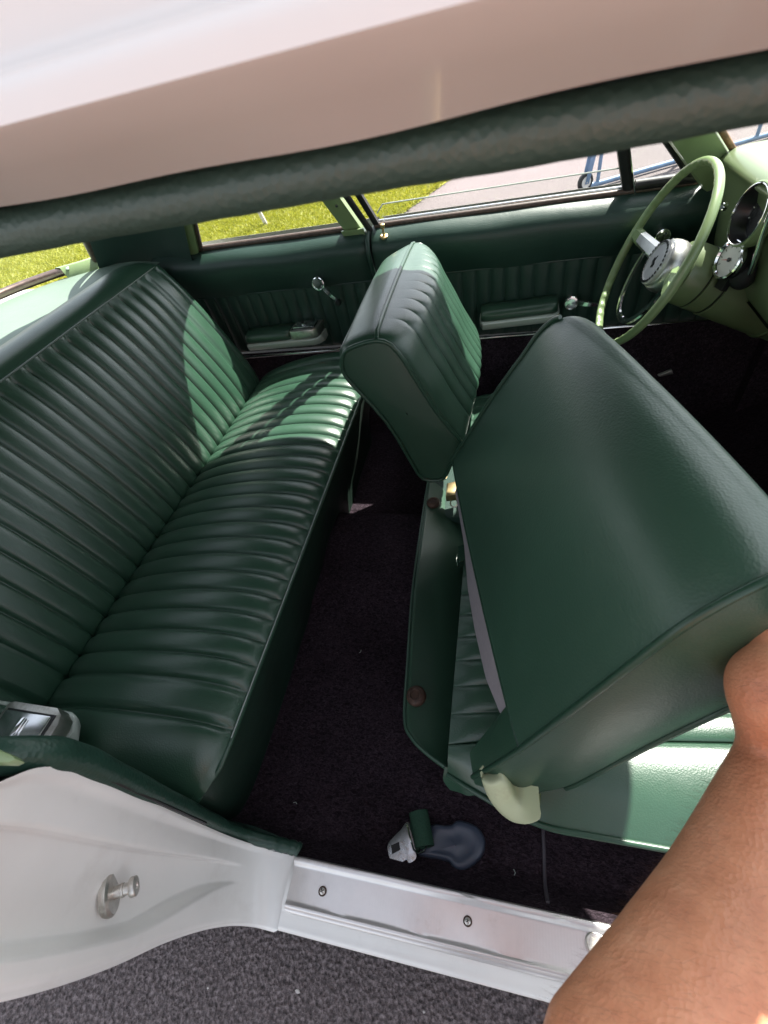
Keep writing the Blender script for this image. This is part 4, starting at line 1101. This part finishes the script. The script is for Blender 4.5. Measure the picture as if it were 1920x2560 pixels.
lathe('hub', [(.030, .0), (.050, .006), (.054, .018), (.054, .030), (.052, .040), (.049, .046), (.047, .048), (.030, .052), (0, .053)], hubc + WA * .02, -WA, metal('satin_silver', (.52, .52, .50), .34), sw, 40)
btn = hubc - WA * .034
lathe('horn_button', [(.044, -.006), (.046, .001), (.044, .004), (.038, .005), (.037, .003), (.020, .0045), (0, .005)], btn, -WA, paint('silver_button', (.48, .48, .49), .3, .5), sw, 40)
for k in range(30):
    a = 2 * math.pi * k / 30; d = E1 * math.cos(a) + E2 * math.sin(a); w = -E1 * math.sin(a) + E2 * math.cos(a); p = btn - WA * .0052
    extrude('dash_mark', [p + d * .0385 + w * .0026, p + d * .0385 - w * .0026, p + d * .0435 - w * .0028, p + d * .0435 + w * .0028], -WA * .0006, BLACKPL, sw)
p = btn - WA * .0052
for pts in ([(-.001, .014), (.001, .014), (.001, -.014), (-.001, -.014)], [(.001, .004), (.009, .008), (.011, -.002), (.001, -.007)], [(-.010, -.002), (-.001, .002), (-.001, -.008), (-.009, -.011)]):
    extrude('emblem', [p - E1 * x * .9 + E2 * y * .9 for x, y in pts], -WA * .0008, BLACKPL, sw)
for s in (-1, 1):
    rows = []
    for q in np.linspace(0, 1, 14):
        c = hubc * (1 - q) + (WC) * q + E1 * s * (.045 + (WR - .052) * q) * 1.0
        c = WC + WA * (.042 * (1 - q) ** 1.2 + .004) + E1 * s * (.045 + (WR - .048) * q)
        w = .020 - .005 * q; h = .010
        if q > .86: w = .015
        rows.append([c + E2 * w - WA * .002, c + E2 * w * .55 - WA * h, c - E2 * w * .55 - WA * h, c - E2 * w - WA * .002, c - E2 * w * .7 + WA * .008, c + E2 * w * .7 + WA * .008])
    grid('spoke', rows[:11], metal('satin_spoke', (.80, .80, .78), .32) if s == -1 else PALE, sw, closed_v=True, caps=True, sharp=35)
    grid('spoke_root', [[p + (p - np.mean(np.array(r), axis=0)) * .06 for p in r] for r in rows[10:]], PALE, sw, closed_v=True, caps=True, sharp=35)
hr = []
for q in np.linspace(0, 1, 40):
    a = -math.pi * q; rr = .105 + .012 * math.sin(math.pi * q)
    hr.append(WC + WA * (.022 - .004 * math.sin(math.pi * q)) + E1 * math.cos(a) * rr + E2 * math.sin(a) * (rr + .012))
rows = []
for i, p in enumerate(hr):
    t = hr[min(i + 1, 39)] - hr[max(i - 1, 0)]; t /= np.linalg.norm(t); w = np.cross(t, WA)
    rows.append([p + w * .0085, p + w * .006 - WA * .0035, p - w * .006 - WA * .0035, p - w * .0085, p + WA * .0022])
grid('horn_ring', rows, CHROME, sw, closed_v=True, caps=True, sharp=40)
col = empty('steering_column', WC + WA * .2, car)
lathe('shroud', [(.040, .062), (.060, .070), (.063, .085), (.063, .112), (.0605, .113), (.0605, .1155), (.064, .117), (.064, .150), (.0615, .152), (.0615, .155), (.066, .157), (.067, .25), (.0675, .30), (.070, .302), (.070, .310), (.066, .312), (.066, .50), (0, .50)], WC, WA, PALE_D, col, 48, 30)
for h, r in ((.114, .0625), (.1535, .0635), (.3065, .0695)):
    tube('collar_groove', [WC + WA * h + r * (math.cos(a) * E1 + math.sin(a) * E2) for a in np.linspace(0, 2 * math.pi, 60, endpoint=False)], .0013, BLACKPL, col, 6, closed=True)
# shift lever with rubber boot
lb = at(1845, 704, 'y', 1.095); lt = at(1925, 535, 'y', 1.035); lm = at(1880, 690, 'y', 1.06)
lathe('lever_boot', [(0, -.006), (.014, -.004), (.021, .006), (.022, .018), (.017, .03), (.010, .042), (.007, .05), (0, .05)], lb, at(1900, 655, 'y', 1.05) - lb, RUBBER, col, 24)
tube('shift_lever', spl([lb, at(1868, 692, 'y', 1.07), at(1885, 655, 'y', 1.055), at(1905, 590, 'y', 1.045), lt, at(1960, 430, 'y', 1.02)], 24), .0048, CHROME, col, 10)
# clamp-on tachometer
tc = at(1828, 650, 'y', 1.10); ta = np.array([-1, -.28, .30])
tg_ = empty('tachometer', tc, col)
lathe('case', [(0, -.055), (.020, -.052), (.031, -.04), (.034, -.01), (.034, .004), (.031, .005)], tc, ta, BLACKPL, tg_, 32, caps=False)
lathe('bezel', [(.034, -.002), (.036, .004), (.035, .009), (.031, .010), (.029, .006)], tc, ta, CHROME, tg_, 32, caps=False)
lathe('face', [(.030, .001), (.030, .004), (0, .004)], tc, ta, FACEW, tg_, 32)
e1, e2, tn = frame(ta)
for k in range(9):
    a = R_(-130 + k * 32); d = e1 * math.cos(a) + e2 * math.sin(a); p = tc + tn * .0042 + d * .021; w = np.cross(tn, d)
    extrude('tick', [p + w * .0006, p - w * .0006, p - w * .0006 + d * .005, p + w * .0006 + d * .005], tn * .0004, BLACKPL, tg_)
d = -e1 * .3 + e2 * .95; w = np.cross(tn, d); p = tc + tn * .0048
extrude('needle', [p + w * .001, p - w * .001, p + d * .022], tn * .0004, REDP, tg_)
lathe('needle_hub', [(.004, 0), (.004, .002), (0, .0022)], p, tn, BLACKPL, tg_, 12)
extrude('clamp', [tc + tn * -.02 + e1 * -.03 + e2 * .012, tc + tn * -.02 + e1 * -.03 - e2 * .012, tc + tn * -.02 + e1 * -.055 - e2 * .012, tc + tn * -.02 + e1 * -.055 + e2 * .012], tn * .012, BLACKPL, tg_)
tube('signal_lever', spl([WC + WA * .10 - E1 * .05, WC + WA * .09 - E1 * .10 + E2 * .01, WC + WA * .08 - E1 * .15 + E2 * .02], 10), .0035, CHROME, col, 8)
# bright kick strip and pedal edge glinting in the footwell
extrude('pedal_trim', [at(u, v, 'y', 1.25) for u, v in ((1645, 940), (1680, 926), (1683, 935), (1650, 942))], (.0, .01, 0), STEEL, car, .001)
# firewall and footwell
grid('firewall', [[(1.02, y, z) for y in np.linspace(0.0, 2 * YC, 6)] for z in np.linspace(.2, .96, 5)], CARPET, car)
box('cowl_side', (.72, 1.40, .25), (1.04, 1.45, .93), CARPET, car)
box('cowl_side', (.80, .02, .25), (1.04, .07, .93), CARPET, car)

# ---- A pillars and windscreen
def wscreen(q, t):     # q across (0 near .. 1 far), t up
    y = (.085 + q * 1.31); k = (y - YC) / .655
    b = np.array([.86 - .36 * abs(k) ** 2.2, y, .945]); tp = np.array([XF - .02 + .22 * (1 - k * k), YC + k * .50, 1.275 - .035 * k * k + rz(XF)])
    return b * (1 - t) + tp * t + np.array([.05, 0, .03]) * math.sin(math.pi * t) * (1 - abs(k) ** 3)
grid('windscreen', [[wscreen(q, t) for t in np.linspace(0, 1, 10)] for q in np.linspace(0, 1, 30)], GLASS, car)
for q, sg in ((1, 1), (0, -1)):
    rows = []; r2 = []
    for t in np.linspace(-.06, 1.02, 16):
        p = wscreen(q, t)
        rows.append([p + np.array([.012, .012 * sg, 0]), p + np.array([-.004, -.020 * sg, -.004]), p + np.array([-.030, -.024 * sg, -.012]), p + np.array([-.062, -.008 * sg, -.03]), p + np.array([-.066, .018 * sg, -.03]), p + np.array([-.03, .035 * sg, 0])])
        r2.append(p + np.array([.004, -.018 * sg, .002]))
    grid('windscreen_pillar', rows, PALE, car, closed_v=True, caps=True, flip=(sg < 0), sharp=40)
    tube('windscreen_gasket', r2, .0062, plain('tan_gasket', (.20, .12, .06), .6, .3, .4, 80), car, 8)

# ------------------------------------------------------------------ the arm reaching in
def person():
    bm_tubes = []
    def add(pts, rad, seg=18, n=None):
        P = spl(pts, n or len(pts) * 6); Rr = [float(x[0]) for x in spl([(r, 0) for r in rad], n or len(pts) * 6)]
        # rounded ends
        d0 = (P[0] - P[1]); d0 /= np.linalg.norm(d0); d1 = (P[-1] - P[-2]); d1 /= np.linalg.norm(d1)
        P = [P[0] + d0 * Rr[0] * .9, P[0] + d0 * Rr[0] * .6] + P + [P[-1] + d1 * Rr[-1] * .6, P[-1] + d1 * Rr[-1] * .9]
        Rr = [Rr[0] * .35, Rr[0] * .78] + Rr + [Rr[-1] * .78, Rr[-1] * .35]
        bm_tubes.append(tube_rows(P, Rr, seg))
    wrist = cp(1956, 1884, .372); mid1 = cp(1905, 2035, .352); mid2 = cp(1832, 2270, .322); mid3 = cp(1738, 2475, .290); elbow = cp(1570, 2770, .258)
    sh = np.array([.27, -.31, 1.08])
    add([wrist + (wrist - mid1) * .12, wrist, mid1, mid2, mid3, elbow], [.0280, .0290, .0352, .0450, .0495, .053], 24)
    add([elbow, elbow * .6 + sh * .4 + np.array([0, 0, -.02]), sh], [.053, .055, .062], 22)
    # unseen rest of the photographer, bent-kneed behind the camera, added for pink bounce
    shl = np.array([-.09, -.38, 1.11]); chest = np.array([.09, -.42, 1.02]); belly = np.array([.11, -.52, .90]); hip = np.array([.12, -.60, .78])
    add([sh, (sh + shl) / 2 + np.array([0, -.02, .03]), shl], [.072, .095, .072], 22)
    for dx in (-.085, .085):
        add([chest + np.array([dx, 0, .05]), chest + np.array([dx, 0, 0]), belly + np.array([dx * .85, 0, 0]), hip + np.array([dx * .95, 0, 0])], [.105, .115, .11, .115], 22)
        k_ = np.array([.12 + dx * 1.7, -.42, .44]); an = np.array([.12 + dx * 1.7, -.66, .09])
        add([hip + np.array([dx * 1.1, .0, 0]), k_, k_ * .5 + an * .5 + np.array([0, -.03, .0]), an], [.098, .062, .056, .040], 18)
        add([an + np.array([0, -.03, -.045]), an + np.array([0, .08, -.05]), an + np.array([0, .19, -.06])], [.036, .038, .028], 14)
    head = np.array([.08, -.28, 1.36])
    add([chest + np.array([0, .02, .10]), np.array([.08, -.34, 1.22]), head + np.array([0, -.03, -.06])], [.075, .056, .055], 16)
    add([head + np.array([0, .02, -.075]), head + np.array([0, .01, -.02]), head + np.array([0, -.015, .06])], [.058, .078, .078], 22)
    add([head + np.array([0, .085, -.005]), head + np.array([0, .105, -.03])], [.010, .014], 10)
    for dx in (-1, 1): add([head + np.array([dx * .078, -.01, -.03]), head + np.array([dx * .084, -.02, .02])], [.012, .014], 8)
    el = np.array([-.22, -.24, .93]); hl = np.array([-.08, -.13, 1.13])
    add([shl, (shl + el) / 2, el], [.060, .052, .046], 18); add([el, (el + hl) / 2, hl, hl + np.array([.05, .0, .03])], [.045, .042, .030, .034], 18)
    for q in range(5): add([hl + np.array([.04, .0, .03]), hl + np.array([.07, -.01 + .012 * (q - 2), .045 + .012 * (q - 2)]), hl + np.array([.10, -.02 + .01 * (q - 2), .06 + .014 * (q - 2)])], [.013, .011, .009], 10)
    # hand: a fist closed over the seat edge; back of the hand faces the camera
    f = (wrist - mid1); f /= np.linalg.norm(f)                  # along the arm
    cr = RC @ np.array([1., 0, 0]); cr = cr - f * cr.dot(f); cr /= np.linalg.norm(cr)   # across the hand, to the right in view
    dn = np.cross(f, cr);                                        # towards / away from the camera
    if dn.dot(RC @ np.array([0, 0, 1.])) < 0: dn = -dn           # points away from the camera
    pc = cp(1962, 1722, .372)
    add([wrist, cp(1950, 1795, .366), cp(1942, 1718, .362), cp(1966, 1672, .366)], [.0285, .0320, .0345, .0285], 22)
    ff = pc - wrist; ff /= np.linalg.norm(ff)
    kn = []
    for k, off in enumerate((-.036, -.013, .010, .031)):         # knuckles, index nearest the frame's left
        base = wrist + cr * off * .55 + ff * .012
        kk = pc + cr * (off + .020) + ff * (.032 - .004 * abs(k - 1)) - dn * .004
        kn.append(kk)
        add([base, (base + kk) / 2 - dn * .004, kk], [.019, .0185, .0145], 14)
    for k, kk in enumerate(kn):                                   # four fingers, curled over the edge
        L = (.040, .044, .041, .033)[k]
        a = kk + ff * L * .55 + dn * L * .65; b = a + dn * L * .55 - ff * L * .15; c = b - ff * L * .55 + dn * L * .05
        add([kk, a, b, c], [.0120, .0108, .0095, .0080], 12)
    # thumb leaves the side of the palm near its base and closes on the side of the seat
    t0 = wrist - cr * .006 + ff * .022 + dn * .008; t1 = t0 - cr * .005 + ff * .030 + dn * .014; t2 = t1 + ff * .030 + dn * .016 + cr * .006; t3 = t2 + ff * .018 + dn * .018 + cr * .006
    add([t0, t1, t2, t3], [.0185, .0165, .0125, .0095], 14)
    V = []; F = []
    for rows in bm_tubes:
        b0 = len(V); m = len(rows[0]); n = len(rows)
        for r in rows: V.extend([tuple(p) for p in r])
        for i in range(n - 1):
            for j in range(m): F.append((b0 + i * m + j, b0 + i * m + (j + 1) % m, b0 + (i + 1) * m + (j + 1) % m, b0 + (i + 1) * m + j))
        F.append(tuple(b0 + j for j in range(m))[::-1]); F.append(tuple(b0 + (n - 1) * m + j for j in range(m)))
    o = mesh('person', V, F, SKIN)
    rm = o.modifiers.new('remesh', 'REMESH'); rm.mode = 'VOXEL'; rm.voxel_size = .0042; rm.use_smooth_shade = True
    sm = o.modifiers.new('smooth', 'SMOOTH'); sm.factor = .5; sm.iterations = 9
    dg = bpy.context.evaluated_depsgraph_get(); dg.update()
    me = bpy.data.meshes.new_from_object(o.evaluated_get(dg)); o.modifiers.clear(); old = o.data; o.data = me; bpy.data.meshes.remove(old)
    me.name = 'person'
    if not me.materials: me.materials.append(SKIN)
    me.polygons.foreach_set('use_smooth', [True] * len(me.polygons))
    tag(o, 'bare forearm and closed hand reaching in to hold the tipped passenger seat', 'person')
    # clothes: shirt and trousers just outside the body; unseen salmon shirt added for pink bounce
    CL = plain('salmon_bounce_shirt', (.52, .27, .22), .85, .2, .1, 300, .3); TR = plain('grey_trousers', (.10, .10, .12), .9, .2)
    def cloth(name, parts, mat, grow, vox):
        V = []; F = []
        for pts, rad in parts:
            P = spl(pts, len(pts) * 5); Rr = [float(x[0]) + grow for x in spl([(r, 0) for r in rad], len(pts) * 5)]; rows = tube_rows(P, Rr, 20)
            b0 = len(V); m = 20; n = len(rows)
            for r in rows: V.extend([tuple(p) for p in r])
            for i in range(n - 1):
                for j in range(m): F.append((b0 + i * m + j, b0 + i * m + (j + 1) % m, b0 + (i + 1) * m + (j + 1) % m, b0 + (i + 1) * m + j))
            F.append(tuple(b0 + j for j in range(m))[::-1]); F.append(tuple(b0 + (n - 1) * m + j for j in range(m)))
        c_ = mesh(name, V, F, mat, o); r_ = c_.modifiers.new('remesh', 'REMESH'); r_.mode = 'VOXEL'; r_.voxel_size = vox; r_.use_smooth_shade = True
        s_ = c_.modifiers.new('smooth', 'SMOOTH'); s_.iterations = 8
    cloth('shirt', [([sh, (sh + shl) / 2 + np.array([0, -.02, .03]), shl], [.074, .097, .074])] + [([chest + np.array([dx, 0, .07]), chest + np.array([dx, 0, 0]), belly + np.array([dx * .85, 0, 0]), hip + np.array([dx * .95, 0, 0])], [.108, .118, .115, .118]) for dx in (-.085, .085)] + [([sh, sh * .55 + elbow * .45], [.066, .066]), ([shl, shl * .5 + el * .5], [.064, .062])], CL, .016, .012)
    cloth('trousers', [([hip + np.array([dx * 1.05, 0, .05]), hip + np.array([dx * 1.1, 0, 0]), np.array([.12 + dx * 1.7, -.42, .44]), np.array([.12 + dx * 1.7, -.57, .25]), np.array([.12 + dx * 1.7, -.66, .07])], [.115, .105, .068, .064, .058]) for dx in (-.085, .085)], TR, .012, .012)
    cloth('hair_cap', [([head + np.array([0, -.045, -.02]), head + np.array([0, -.035, .03]), head + np.array([0, -.022, .065])], [.082, .086, .080])], plain('brown_hair', (.06, .035, .02), .6), .004, .008)
    # arm hair
    HV = []; HF = []
    ax0 = wrist; 
    polys = list(me.polygons); random.shuffle(polys); cnt = 0
    for p in polys:
        c = np.array(p.center); s = (c - wrist).dot(mid2 - wrist) / np.linalg.norm(mid2 - wrist)
        if s < -.01 or s > .26: continue
        nn = np.array(p.normal); dirv = -f * .0 + (mid1 - wrist) / np.linalg.norm(mid1 - wrist) * random.uniform(.1, .7) + cr * random.uniform(-1.0, -.35) + nn * .4
        dirv = dirv - nn * dirv.dot(nn) * .55; dirv /= np.linalg.norm(dirv)
        L = random.uniform(.006, .013); w = np.cross(dirv, nn); w = w / (np.linalg.norm(w) + 1e-9) * .000055
        b = len(HV); p1 = c + dirv * L * .5 + nn * .0012; p2 = c + dirv * L + nn * .0008
        HV.extend([c - w, c + w, p1 + w * .8, p1 - w * .8, p2]); HF.extend([(b, b + 1, b + 2, b + 3), (b + 3, b + 2, b + 4)]); cnt += 1
        if cnt > 3200: break
    h = mesh('hair', HV, HF, HAIR, o, smooth=False); h['kind'] = 'stuff'
person()
